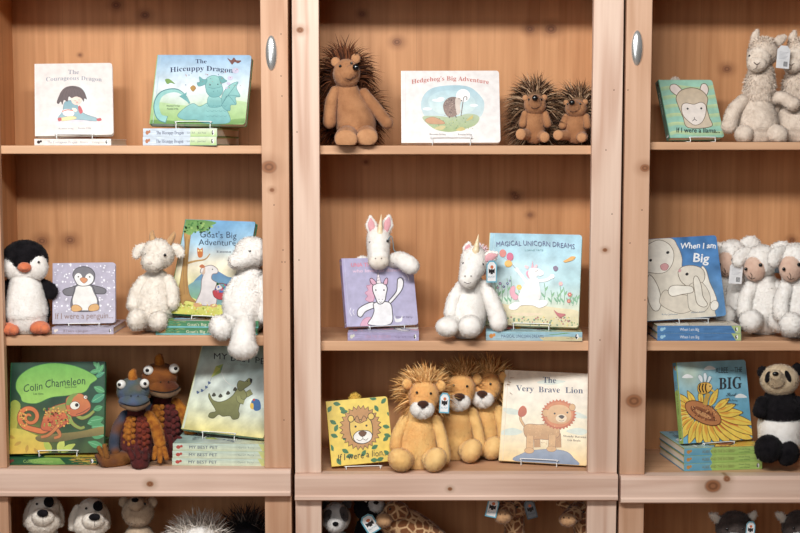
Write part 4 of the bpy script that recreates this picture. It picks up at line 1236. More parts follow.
# --- Albee - the Big Seed
def art_albee(w, h):
    A = Art(w, h, [(676.3, 361.2), (747.7, 360.5), (754.8, 434.3), (682.6, 441.3)], 640, 350, 4.267, seed=16)
    A.bg((136, 196, 214), (118, 184, 210), (96, 170, 202), (100, 172, 204), var=0.05, blobs=[(.18, .85, .22, (196, 206, 170), .7)])
    for x, y in ((205, 106), (306, 74), (440, 188)): A.b((236, 240, 240), [(x - 24, y + 6), (x - 14, y - 6), (x, y - 9), (x + 16, y - 4), (x + 24, y + 6)])
    YE, Y2, OR, YO = (244, 206, 70), (236, 160, 50), (226, 120, 44), (110, 66, 34)
    rng = random.Random(5)
    cx, cy = 272, 258
    pet = [(-170, 95, 26), (172, 112, 30), (157, 105, 30), (142, 120, 32), (128, 128, 34), (112, 122, 36), (97, 124, 38), (82, 130, 38), (67, 132, 38), (52, 150, 40), (40, 180, 42), (30, 232, 42), (22, 230, 40), (12, 190, 36), (-2, 120, 34), (-18, 92, 28), (-34, 78, 26), (-62, 84, 26), (-95, 66, 22), (-120, 76, 26), (-140, 100, 34), (-155, 96, 30)]
    for a, L, wd in pet:
        ar = math.radians(a)
        sx, sy = cx + 76 * math.cos(ar), cy + 42 * math.sin(ar)
        L2 = L * 0.82
        A.leaf(YO, sx - 12 * math.cos(ar), sy - 12 * math.sin(ar), L2 + 16, wd + 5, a)
        A.leaf((YE if int(L) % 2 == 0 else (246, 218, 100)), sx - 12 * math.cos(ar), sy - 12 * math.sin(ar), L2 + 12, wd, a, Y2)
        A.leaf(OR if a in (52, 40, 30, 22) else Y2, sx, sy, L2 * .5, wd * .4, a)
    A.e((196, 120, 66), cx, cy, 88, 40, 24, YO, 3)
    A.e((150, 84, 48), cx, cy + 2, 62, 20, 24); A.e((206, 140, 84), cx + 2, cy + 6, 40, 9, 24)
    A.dots(90, cx - 60, cx + 60, cy - 30, cy + 34, 1.6, 3.4, [(96, 54, 34), (226, 160, 96), (130, 72, 40)])
    A.l((206, 160, 60), 20, [(282, 224), (290, 196), (298, 176)]); A.l((236, 190, 70), 9, [(302, 160), (322, 170), (336, 196)], taper=.4)
    for pts in ([(270, 136), (252, 112), (258, 100), (272, 112)], [(282, 134), (276, 100), (286, 94), (292, 112)], [(292, 134), (300, 108), (312, 112), (302, 130)]): A.b((226, 236, 240), pts, o=(110, 130, 140), ow=1)
    A.b((236, 176, 60), [(248, 156), (256, 138), (280, 132), (304, 136), (314, 154), (300, 172), (274, 180), (254, 174)], o=(60, 40, 30), ow=1.6)
    for k in range(3): A.l((54, 38, 32), 6, [(262 + k * 13, 138 - k), (256 + k * 14, 156), (264 + k * 13, 174)])
    A.e((240, 190, 90), 302, 150, 12, 13); A.e(BK, 305, 148, 3)
    T = (48, 50, 56)
    A.t('ALBEE', 330, 384, 95, 22, T, 'sans', off=-0.005); A.t('—THE', 394, 444, 93, 20, T, 'sans', off=-0.005)
    A.t('BIG', 344, 442, 160, 46, T, 'serif', slope=-4)
    A.t('Seed', 376, 420, 188, 15, T, 'script')
    A.t('Trudi Fring', 372, 424, 208, 7, (60, 76, 92)); A.t('Laura Witney', 374, 428, 224, 7, (60, 76, 92))
    return A
make_book('albee', .2090, .2180, .0205, art_albee, spine_std(((170, 200, 96), (150, 190, 84)), 'ALBEE AND THE BIG SEED', (120, 110, 60), .23, .64, 'sans', (190, 130, 60),
    lambda S: (S.p(((104, 172, 196), (84, 156, 190)), [(0, 0), (.36, 0), (.33, .4), (.36, 1), (0, 1)]), S.t('Trudi Fring', .7, .84, .4, .2, (60, 80, 60)), S.t('Laura Witney', .7, .84, .8, .2, (60, 80, 60))), h=.38), (170, 180, 60), (70, 130, 160))

# ------------------------------------------------------------------ books and stands on the shelves
SZ = TOPZ
GROUPS.update(courageous='white dragon picture books', hiccuppy='copies of the blue dragon book', penguin='copies of the penguin board book', goat="copies of the goat picture book",
    chameleon='copies of the chameleon book', pet='copies of the green dinosaur book', una='copies of the lilac unicorn book', magical='copies of the light blue unicorn book', big='copies of the blue rabbit book', albee='copies of the bee and sunflower book')
# key: position of the standing book's lower left corner, rotation (lean, roll, yaw), shelf, label, stack [(px, row, Y, yaw, label)], easel label
EA = []
def stack(key, shelf_zv, items):
    b = BOOKS[key]
    z = shelf_zv
    for px, Y, yaw, lab in items:
        z += b['t'] + 0.0004
        lay_book(key, px, row_of(z, Y), Y, yaw, z, lab)
    return z

def display(key, org, rot, label, support, elabel, mat=WIRE, half=None, off=0.0, lip=0.012, Y=None):
    if Y: org = (org[0] * (D + Y) / (D + org[1]), Y, 0)
    b = BOOKS[key]
    lift = 0.0026
    lean, roll, yaw = rot
    dz = 0 if roll <= 0 else 0
    o = (org[0], org[1], org[2])
    # bottom of the lowest corner above its support
    low = min(0.0, -b['w'] * math.sin(roll) * math.cos(lean))
    z = support + lift - low + math.sin(lean) * b['t']
    stand_book(key, (o[0], o[1], z), rot, label)
    easel((o[0], o[1], support + lift), rot, b['w'], b['t'], lift, b['h'], elabel, mat, half, off=off, lip=lip + (abs(low) * 0.5))

zt = stack('courageous', SZ[('L', 0)], [(34.5, .035, 0.0, 'cream book lying flat under the standing white girl-and-book cover')])
display('courageous', (-0.9619, 0.0695, 0), (0.2823, -0.0234, 0.1259), 'The Courageous Dragon, white picture book standing on the top shelf at left', zt, 'white wire stand holding the white dark-haired girl book at top left', half=.046)
zt = stack('hiccuppy', SZ[('L', 0)], [(143, .037, -.11, 'pale blue and green spined book, bottom of the pair under The Hiccuppy Dragon'), (143.3, .037, -.105, 'pale blue and green spined book, directly under the standing Hiccuppy Dragon')])
display('hiccuppy', (-0.6596, 0.0702, 0), (0.3614, 0.0127, -0.1265), 'The Hiccuppy Dragon, blue picture book standing with a teal dragon on it', zt, 'white wire stand holding the blue book with the teal dragon', half=.046, off=-.01, lip=.016)
zt = stack('penguin', SZ[('L', 1)], [(52, .05, 0.0, 'lilac book lying flat under the standing penguin board book')])
display('penguin', (-0.9295, 0.0761, 0), (0.1791, -0.0078, 0.0732), 'If I were a penguin, lilac board book with a penguin, standing beside the plush penguin', zt, 'white stand under the lilac penguin board book', half=.04, lip=.006)
zt = stack('goat', SZ[('L', 1)], [(155.7, .035, -.02, 'green spined book, bottom of the pair under the goat picture book'), (157, .037, -.03, "green spined book lying directly under Goat's Big Adventure")])
display('goat', (-0.6180, 0.0521, 0), (0.4155, 0.0204, -0.2845), "Goat's Big Adventure, tall book with a tree and a white goat on its cover", zt, 'stand holding the tall goat and tree book', half=.03, lip=.008, Y=.085)
zt = stack('chameleon', SZ[('L', 2)], [(5, .035, 0.01, 'dark green book lying flat under Colin Chameleon')])
display('chameleon', (-1.0466, 0.0428, 0), (0.2319, -0.0088, 0.0377), 'Colin Chameleon, dark green book with an orange spotted chameleon, standing', zt, 'white wire stand in front of the green chameleon book', half=.05, off=.005, lip=.016)
zt = stack('pet', SZ[('L', 2)], [(172.2, .03, -.03, 'pale green spined book, lowest of the three under My Best Pet'), (172.6, .03, -.03, 'pale green spined book, middle one of the three under My Best Pet'), (173, .032, -.035, 'pale green spined book, topmost of the three lying under My Best Pet')])
display('pet', (-0.5837, 0.0450, 0), (0.50, 0.05, -0.27), 'My Best Pet, tall pale book with an olive green dinosaur and kite, standing', zt, 'white wire stand in front of the dinosaur book', half=.046, off=-.01, lip=.014, Y=.108)
display('hedgehog', (0.0056, 0.0697, 0), (0.2849, -0.0027, 0.0108), "Hedgehog's Big Adventure, wide white picture book on the middle top shelf", SZ[('M', 0)], "clear stand holding the white hedgehog book", CLEARISH, half=.05, off=.0, lip=.022)
zt = stack('una', SZ[('M', 1)], [(347.7, .03, .0, 'lilac book lying flat under the standing lilac unicorn book')])
display('una', (-0.1403, 0.0590, 0), (0.3389, 0.0096, 0.2952), 'Una the Unicorn, lilac book with a dancing white unicorn, standing', zt, 'stand holding the lilac unicorn book', CLEARISH, half=.048, off=.01, lip=.008)
zt = stack('magical', SZ[('M', 1)], [(486, .034, -.05, 'light blue spined book lying flat under Magical Unicorn Dreams')])
display('magical', (0.2276, 0.0690, 0), (0.3149, 0.0083, -0.2024), 'Magical Unicorn Dreams, light blue square book with a unicorn and balloons', zt, 'white wire stand in front of the light blue unicorn book', half=.047, lip=.016, Y=.085)
display('lion', (-0.1808, 0.0355, 0), (0.3281, -0.0700, 0.1057), 'If I were a lion, small yellow book with green leaves and a lion face', SZ[('M', 2)], 'white wire stand under the small yellow lion book', half=.046, lip=.008)
display('brave', (0.2682, 0.0728, 0), (0.3882, 0.0110, -0.2073), 'The Very Brave Lion, large cream book with a lion standing on a rock', SZ[('M', 2)], 'white wire stand in front of the large cream lion book', half=.048, lip=.017, off=-.01, Y=.10)
display('llama', (0.7143, 0.0703, 0), (0.4378, -0.0145, 0.2395), 'If I were a llama, small green board book with a llama face', SZ[('R', 0)], 'white wire stand holding the small green llama book', half=.036, off=.012)
zt = stack('big', SZ[('R', 1)], [(657.2, .03, .0, 'blue spined book, lower one of the pair under When I am Big'), (657.2, .032, .01, 'blue spined book lying directly under When I am Big')])
display('big', (0.652, 0.0600, 0), (0.27, -0.05, 0.12), 'When I am Big, blue book with two cream rabbits, standing', zt, 'clear stand in front of the blue rabbit book', CLEARISH, half=.04, off=.02)
zt = stack('albee', SZ[('R', 2)], [(683.8, .036, .12, 'blue and green spined book, lowest of the three under the sunflower book'), (683.8, .036, .12, 'blue and green spined book, middle one of the three under the sunflower book'), (684, .036, .125, 'blue and green spined book, topmost of the three under the sunflower book')])
display('albee', (0.7610, 0.0534, 0), (0.2265, 0.0049, 0.2772), 'Albee the Big Seed, blue book with a bee on a yellow sunflower, standing', zt, 'flat white stand under the bee and sunflower book', half=.045, lip=.005)
# ------------------------------------------------------------------ soft toys
RNG = np.random.default_rng(11)
def fur_mat(name):
    m, nt, b = new_mat(name)
    a = nd(nt, 'ShaderNodeAttribute', attribute_name='Col')
    nt.links.new(a.outputs['Color'], b.inputs['Base Color'])
    b.inputs['Roughness'].default_value = 0.75
    b.inputs['Specular IOR Level'].default_value = 0.12
    return m
FUR = fur_mat('long_fur')

class Toy:
    def __init__(s, name, cx, Y0, z, label, cat, group=None, overhang=False):
        s.Y0, s.z, s.cx = Y0, z, cx
        s.s = U * (D + Y0) / D
        s.rb = row_of(z, Y0)
        p = P(cx, s.rb, Y0)
        s.root = empty(name, (p.x, Y0, z))
        s.x0 = p.x
        s.bay = CAB['L' if cx < 291 else 'M' if cx < 622 else 'R']
        s.front = YF if overhang else -1.0
        tag(s.root, label, cat, group)
    # shapes in photo pixels: x, row, depth (negative towards the camera), radii in pixels
    def E(s, x, r, y, rx, ry, rz, rot=(0, 0, 0), sq=1.0):
        a, b, c = s.loc(x, r, y)
        return ell(a, b, c, rx, ry, rz, rot, sq=sq)
    def loc(s, x, r, y):
        p = P(x, r, s.Y0 + y * s.s)
        return (p.x - s.x0) / s.s, y, (p.z - s.z) / s.s
    def world_fit(s, V):
        """cloth gives way to the shelf, the sides and the posts it rests against"""
        V = V.copy()
        Y = V[:, 1] + s.Y0
        V[:, 1] = np.minimum(Y, YB - 0.002) - s.Y0
        Y = V[:, 1] + s.Y0
        X = V[:, 0] + s.x0
        w0, w1 = xpx(s.bay['wall'][0]) + .002, xpx(s.bay['wall'][1]) - .002
        X = np.clip(X, w0, w1)
        i0, i1 = xpx(s.bay['x'][1]), xpx(s.bay['x'][2])
        m = ((X < i0) | (X > i1)) & (Y < YF + .002)
        V[:, 1] = np.where(m, YF + .002 - s.Y0, V[:, 1])
        V[:, 0] = X - s.x0
        m = (Y > s.front - .001)
        V[:, 2] = np.where(m, np.maximum(V[:, 2], 0.0012), V[:, 2])
        return V
    def T(s, st, seg=16, n=4):
        q = []
        for v in st:
            q.append(s.loc(v[0], v[1], v[2]) + (v[3], v[4] if len(v) > 4 else v[3]))
        return tube(q, seg=seg, n=n)
    def part(s, name, mat, shapes, fur=None, parent=None, label=None, keepfur=None):
        """fur = (blades per square pixel, length, width, chaos)"""
        V, Fc = cat(shapes)
        V = np.array(V, float)
        N, T_, A = vnormals(V, Fc)
        NN = N
        if fur:
            cnt = int(A.sum() * fur[0])
            v2, f2, n2 = strands(V, Fc, cnt, fur[1], fur[2], RNG, chaos=fur[3] if len(fur) > 3 else 0.45, keep=keepfur)
            k = len(V)
            V = np.vstack([V, v2])
            Fc = list(Fc) + [tuple(i + k for i in f) for f in f2]
            NN = np.vstack([N, n2])
        o = mesh_obj(name, s.world_fit(V * s.s), Fc, mat, parent or s.root, normals=NN)
        if label: o['label'] = label
        return o
    def mane(s, name, shapes, count, length, width, cols, comb=(0, 0, 0.2), chaos=0.3, segs=3, droop=0.3, keep=None, center=None, base=True, lenvar=0.45, parent=None, label=None):
        V, Fc = cat(shapes)
        V = np.array(V, float)
        N, T_, A = vnormals(V, Fc)
        c0 = None if center is None else s.loc(center[0], center[1], center[2])
        v2, f2, n2 = strands(V, Fc, count, length, width, RNG, comb=comb, chaos=chaos, segs=segs, droop=droop, keep=keep, center=c0, lenvar=lenvar)
        per = 2 * segs + 1
        m = len(v2) // per
        C = np.array([lin(c) for c in cols])
        pick = C[RNG.integers(len(C), size=m)] * (0.8 + 0.4 * RNG.random((m, 1)))
        cc = np.repeat(pick, per, axis=0)
        if base:
            k = len(V)
            cb = np.tile(C[0] * 0.8, (k, 1))
            V2 = np.vstack([V, v2]); F2 = list(Fc) + [tuple(i + k for i in f) for f in f2]
            N2 = np.vstack([N, n2]); cc = np.vstack([cb, cc])
        else: V2, F2, N2 = v2, f2, n2
        cc[:, 3] = 1
        o = mesh_obj(name, s.world_fit(V2 * s.s), F2, FUR, parent or s.root, normals=N2, cols=cc)
        if label: o['label'] = label
        return o
    def eye(s, x, r, y, rad, mat=None, name='eye', parent=None):
        return s.part(name, mat or BLACK, [s.E(x, r, y, rad, rad * .7, rad)], parent=parent)
    def line(s, name, mat, pts, rad, parent=None):
        return s.part(name, mat, [s.T([(a, b, c, rad) for a, b, c in pts], seg=6)], parent=parent)
    def hang_tag(s, x, r, y, w, h, rz=0.0, yaw=0.0, back=False, label=None, dark=False):
        """small card tag with a pointed top; the front shows a cat badge, the back small print and a bar code"""
        A = Art(1.0, 1.6, [(0, 0), (1, 0), (1, 1.6), (0, 1.6)], corner=0.0)
        A.clamp = lambda q, ins=0: q
        body = [(0, .3), (.25, 0), (.75, 0), (1, .3), (1, 1.6), (0, 1.6)]
        inn = [(.1, .35), (.3, .12), (.7, .12), (.9, .35), (.9, 1.5), (.1, 1.5)]
        if back:
            A.p((232, 232, 234), body)
            for k in range(6): A.p((176, 178, 184), [(.16, .45 + k * .09), (.84 - .08 * (k % 3), .45 + k * .09), (.84 - .08 * (k % 3), .475 + k * .09), (.16, .475 + k * .09)])
            A.p((52, 54, 60), [(.55, 1.12), (.86, 1.12), (.86, 1.45), (.55, 1.45)])
            for k in range(4): A.p((220, 220, 222), [(.6 + k * .07, 1.14), (.63 + k * .07, 1.14), (.63 + k * .07, 1.43), (.6 + k * .07, 1.43)])
        else:
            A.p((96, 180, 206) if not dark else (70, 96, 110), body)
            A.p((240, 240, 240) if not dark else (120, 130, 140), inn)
            A.e((226, 110, 60), .52, .48, .15, .13)
            A.p(BK, [(.22, .95), (.2, .56), (.34, .66), (.5, .62), (.66, .66), (.8, .56), (.78, .95), (.62, .88), (.62, 1.0), (.38, 1.0), (.38, .88)])
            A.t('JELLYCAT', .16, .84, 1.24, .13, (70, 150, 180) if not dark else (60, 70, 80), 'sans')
        th = 0.05
        V = [(x_, 0.0, z_) for x_, z_ in [(a, 1.6 - b) for a, b in body]]
        V = V + [(a, th, c) for a, _, c in V]
        n = 6
        Fc = [tuple(range(n)), tuple(range(2 * n - 1, n - 1, -1))] + [(i, i + n, (i + 1) % n + n, (i + 1) % n) for i in range(n)]
        k = len(V)
        V += [(a, b * 45, c) for a, b, c in A.V]
        Fc += [tuple(i + k for i in f) for f in A.F]
        cc = [lin((226, 228, 230))] * k + A.C
        V = np.array(V) * np.array([w, w, h / 1.6])
        V -= np.array([w / 2, 0, h / 2])
        R = np.array(Euler((0, math.radians(rz), math.radians(yaw))).to_matrix())
        V = V @ R.T + np.array(s.loc(x, r, y))
        o = mesh_obj('hang_tag', V * s.s, Fc, PRINT, s.root, smooth=False, cols=cc)
        if label: o['label'] = label
        return o

SH = (1.6, 2.1, 0.75, 0.3)      # short pile
SHL = (1.5, 3.1, 0.85, 0.35)     # longer pile
VEL = (1.3, 1.0, 0.5, 0.3)      # velvety
ink = plain('stitch_thread', (70, 44, 34), 0.8)
inkb = plain('black_thread', (22, 20, 22), 0.8)
eyew = plain('white_eye', (236, 234, 228), 0.25)

# --- large hedgehog, middle top shelf at the left
tan = plush('tan_velvet', (174, 124, 86), (152, 104, 70), 30, .2)
tand = plush('light_tan_velvet', (192, 142, 102), (176, 126, 88), 30, .2)
t = Toy('hedgehog_plush', 352, .075, SZ[('M', 0)], 'large tan hedgehog soft toy with dark brown hair sitting left of its book', 'soft toy')
t.part('body', tan, [t.T([(346.6, 88, 2, 11), (350, 102, 2, 15), (355, 120, 1, 20), (357, 131, 1, 19)], seg=24)], VEL)
hd = t.part('head', tan, [t.E(346.5, 74, -3, 13.5, 14, 15), t.T([(348, 74, -10, 9), (353, 70, -15, 6), (355, 68, -18, 3.4)])], VEL)
t.eye(355.9, 67.3, -21.5, 3.3, name='nose', parent=hd)
t.eye(340.2, 66, -15, 1.4, parent=hd); t.eye(351.5, 63.2, -14, 1.3, parent=hd)
t.line('mouth', ink, [(343, 75, -16.2), (346.5, 78.6, -17), (351, 79.4, -16.6), (353.2, 76.5, -16)], .35, hd)
for x, r in ((335.6, 62), (355.8, 58.5)): t.part('ear', tand, [t.E(x, r, -5, 4.6, 2.6, 4.8)], VEL, hd)
t.part('arm', tan, [t.T([(335, 91, -2, 5), (331, 103, -6, 6.2), (329.5, 122, -9, 6.6)])], VEL)
t.part('arm', tan, [t.T([(364, 93, 0, 5), (374, 106, -3, 6), (387, 123, -6, 6)])], VEL)
t.part('leg', tan, [t.T([(350, 134, -4, 10), (347, 137, -20, 11), (346, 139, -27, 11.5, 10)])], VEL)
t.part('leg', tan, [t.T([(362, 134, -4, 10), (366, 136, -15, 10.5), (367, 137.5, -21, 11, 9)])], VEL)
t.part('foot_sole', tand, [t.E(346, 139.3, -34, 11, 3.5, 9.2)], VEL); t.part('foot_sole', tand, [t.E(367, 137.4, -27, 10.5, 3.5, 8.2)], VEL)
DK = [(84, 48, 30), (62, 35, 23), (116, 68, 42), (48, 27, 19)]
t.mane('spiny_hair', [t.E(345, 76, 8, 15, 10, 17), t.E(352, 118, 12, 20, 9, 24)], 8000, 29, 1.3, DK, comb=(0, .1, .35), chaos=.22, droop=1.1, keep=lambda p, n: (n[:, 1] > -.35))
t.mane('forelock', [t.E(346, 62, -1, 8, 5, 4)], 300, 16, 1.3, DK[:3], comb=(0, 0, 1.6), chaos=.4, droop=-.1, keep=lambda p, n: n[:, 2] > .2)

# --- small hedgehogs
GRY = [(132, 102, 76), (96, 66, 44), (54, 36, 27), (170, 140, 112), (70, 46, 32)]
def small_hedgehog():
    t = Toy('hedgehog_plush', 535, .10, SZ[('M', 0)], 'small shaggy hedgehog soft toy facing front, right of the hedgehog book', 'soft toy', 'small shaggy hedgehogs')
    t.part('body', tan, [t.T([(534.5, 112, 0, 9), (534, 124, 0, 11.5), (534, 133, 0, 11)])], VEL)
    hd = t.part('head', tan, [t.E(535, 105, -4, 11, 10, 10.5), t.T([(535, 102, -11, 7), (535, 99, -16, 4)])], VEL)
    t.eye(535, 98, -20, 3.0, name='nose', parent=hd)
    t.eye(528.8, 99.5, -12.8, 1.1, parent=hd); t.eye(541.4, 99.5, -12.8, 1.1, parent=hd)
    t.line('mouth', ink, [(531.5, 107.5, -14.2), (535, 109, -15), (538.5, 107.3, -14.2)], .3, hd)
    t.part('ear', tand, [t.E(525.4, 98, -5, 3, 2, 3)], VEL, hd); t.part('ear', tand, [t.E(544.4, 97.5, -5, 3, 2, 3)], VEL, hd)
    for x in (525, 545): t.part('arm', tan, [t.T([(x, 114, -3, 3.6), (x + (x - 535) * .25, 124, -8, 4)])], VEL)
    t.part('leg', tan, [t.T([(529, 134, -3, 6), (522, 134.5, -14, 5.2)])], VEL); t.part('leg', tan, [t.T([(539, 135, -3, 6), (544.4, 137, -14, 5)])], VEL)
    t.part('foot_sole', tand, [t.E(520.8, 134.3, -19, 5, 2.2, 5.5)], VEL); t.part('foot_sole', tand, [t.E(544.6, 137.2, -19, 4.8, 2.2, 5)], VEL)
    t.mane('spiny_hair', [t.E(535, 104, 5, 12, 8, 12), t.E(535, 124, 6, 15, 8, 16)], 7500, 26, 1.2, GRY, comb=(0, -.05, .45), chaos=.26, droop=1.0, keep=lambda p, n: n[:, 1] > -.3)
    return t
t = small_hedgehog()
c = copy_tree(t.root)
c.location = (P(577, 140, .10).x, .10, t.z + .001); c.rotation_euler = (0, 0, math.radians(-16)); c.scale = (1, 1, .9)
c['label'] = 'small shaggy hedgehog soft toy half hidden by the right post of the middle bookcase'

# --- penguin
blk = plush('black_plush', (30, 27, 30), (17, 15, 18), 50, .06)
wht = plush('white_plush', (252, 248, 243), (243, 237, 230), 60)
org = plush('orange_felt', (226, 132, 92), (210, 114, 76), 40)
t = Toy('penguin_plush', 26, .085, SZ[('L', 1)], 'black and white penguin soft toy with orange beak and feet, beside the penguin book', 'soft toy')
t.part('body', blk, [t.T([(25.5, 282, 3, 15), (26, 296, 3, 20), (26.5, 313, 3, 23), (27, 320, 3, 21)], seg=24)], SH)
t.part('belly', wht, [t.T([(25.5, 282, -3, 15), (26, 296, -4, 18.5), (26.5, 312, -5, 21), (27, 318, -5, 19.5)], seg=24)], SH)
hd = t.part('head', blk, [t.E(25, 259.5, 0, 23, 18, 19.5)], SH)
t.part('face', wht, [t.E(14.3, 266.5, -7, 11.6, 10, 13.5), t.E(36, 267, -7, 11.6, 10, 13.5), t.E(25.3, 272, -7, 16, 10.5, 9.5)], SH, hd)
t.part('beak', org, [t.E(24.4, 267.3, -19, 6.8, 5, 5), t.E(24.4, 268, -22, 4, 3.5, 2.6)], VEL, hd)
t.eye(11, 260, -17, 1.2, parent=hd); t.eye(38.7, 262, -17, 1.2, parent=hd)
t.part('wing', blk, [t.T([(11, 284, 2, 6, 4), (3, 292, 0, 8, 4), (-2, 299, -2, 6, 4)])], SH)
t.part('wing', blk, [t.T([(40, 283, 2, 6, 4), (49, 290, 0, 8, 4), (53, 293, -3, 7, 4)])], SH)
for x, r, in ((9, 328), (40, 326.5)):
    t.part('foot', org, [t.E(x, r + 1, -20, 9.5, 9, 6.5), t.E(x - 5, r + 2, -25, 5, 6, 5), t.E(x + 5, r + 2, -25, 5, 6, 5)], VEL)

# --- horned white goat / lamb pair on the left middle shelf
crm = plush('cream_plush', (248, 240, 229), (236, 225, 211), 60)
horn = plush('horn_felt', (206, 164, 118), (190, 146, 102), 60)
nosep = plush('pale_nose', (222, 206, 194), None, 60)
t = Toy('goat_plush', 154, .10, SZ[('L', 1)], "cream goat soft toy with two tan horns, sitting left of Goat's Big Adventure", 'soft toy')
t.part('body', crm, [t.T([(156, 280, 2, 12), (155, 294, 1, 18), (154, 309, 0, 20), (154, 314, 0, 18)], seg=22)], SHL)
hd = t.part('head', crm, [t.E(158, 254, -4, 16, 15, 15), t.E(153, 262, -14, 11, 10, 9.5)], SHL)
t.part('nose', nosep, [t.E(150, 263, -24, 2.6, 1.2, 1.6)], None, hd)
t.eye(165, 255, -18.4, 1.5, parent=hd); t.eye(146, 254.5, -15, 1.4, parent=hd)
t.part('horn', horn, [t.T([(153, 242, -4, 3.4), (152, 235, -4, 2.6), (152.5, 231.5, -4, 1.3)])], VEL, hd); t.part('horn', horn, [t.T([(169, 243, -4, 3.4), (173, 236, -4, 2.6), (174, 233, -4, 1.3)])], VEL, hd)
t.part('ear', crm, [t.T([(145, 247, -3, 4, 2.5), (139, 250, -3, 5, 2.5), (136, 256, -4, 3.6, 2.2)])], SHL, hd); t.part('ear', crm, [t.T([(172, 247, -2, 4, 2.5), (178, 250, -2, 5, 2.5), (181, 255, -3, 3.6, 2.2)])], SHL, hd)
t.part('arm', crm, [t.T([(144, 281, -2, 6), (137, 292, -6, 6.5), (134, 305, -10, 6.8)])], SHL)
t.part('arm', crm, [t.T([(168, 281, -2, 6), (172, 292, -6, 6.5), (172, 303, -9, 6.5)])], SHL)
t.part('leg', crm, [t.T([(148, 316, -6, 9), (140, 319, -20, 9.5), (136.5, 320, -27, 10.5, 8.5)])], SHL); t.part('leg', crm, [t.T([(158, 317, -6, 9), (158, 320, -20, 8.6), (158, 321, -27, 9)])], SHL)

t = Toy('lamb_plush', 246, .075, SZ[('L', 1)], 'white lamb soft toy facing left with one leg hanging over the shelf edge', 'soft toy', None, True)
t.part('body', wht, [t.T([(250, 276, 2, 13), (247, 292, 0, 19), (244, 309, -2, 22), (244, 316, -2, 20)], seg=22)], SHL)
hd = t.part('head', wht, [t.E(252, 252, -4, 17, 15, 15), t.T([(246, 256, -9, 12), (239, 260, -13, 9), (236, 261.5, -14, 7.5)])], SHL)
t.eye(249.8, 251.3, -18.5, 1.5, parent=hd)
t.part('nose', nosep, [t.E(230.5, 262, -19, 1.5, 1.6, 1.6)], None, hd)
t.line('mouth', ink, [(231.5, 265.5, -20), (234.5, 267.2, -21), (238, 266.4, -22)], .25, hd)
t.part('ear', wht, [t.T([(259, 244, -3, 5, 3), (266, 252, -5, 6, 3), (268, 262, -6, 4.5, 3)])], SHL, hd)
t.part('arm', wht, [t.T([(262, 282, -3, 7), (266, 300, -8, 7.5), (265, 316, -12, 8)])], SHL)
t.part('arm', wht, [t.T([(238, 281, -3, 6), (231, 294, -8, 6.5), (230, 308, -10, 7)])], SHL)
t.part('leg', wht, [t.T([(236, 318, -8, 9), (225, 325, -20, 10), (221, 327.5, -26, 12.5, 11)])], SHL); t.part('leg', wht, [t.T([(246, 320, -10, 9), (244, 328, -28, 10), (243, 342, -36, 12), (243, 347, -37, 14.5, 12)])], SHL)

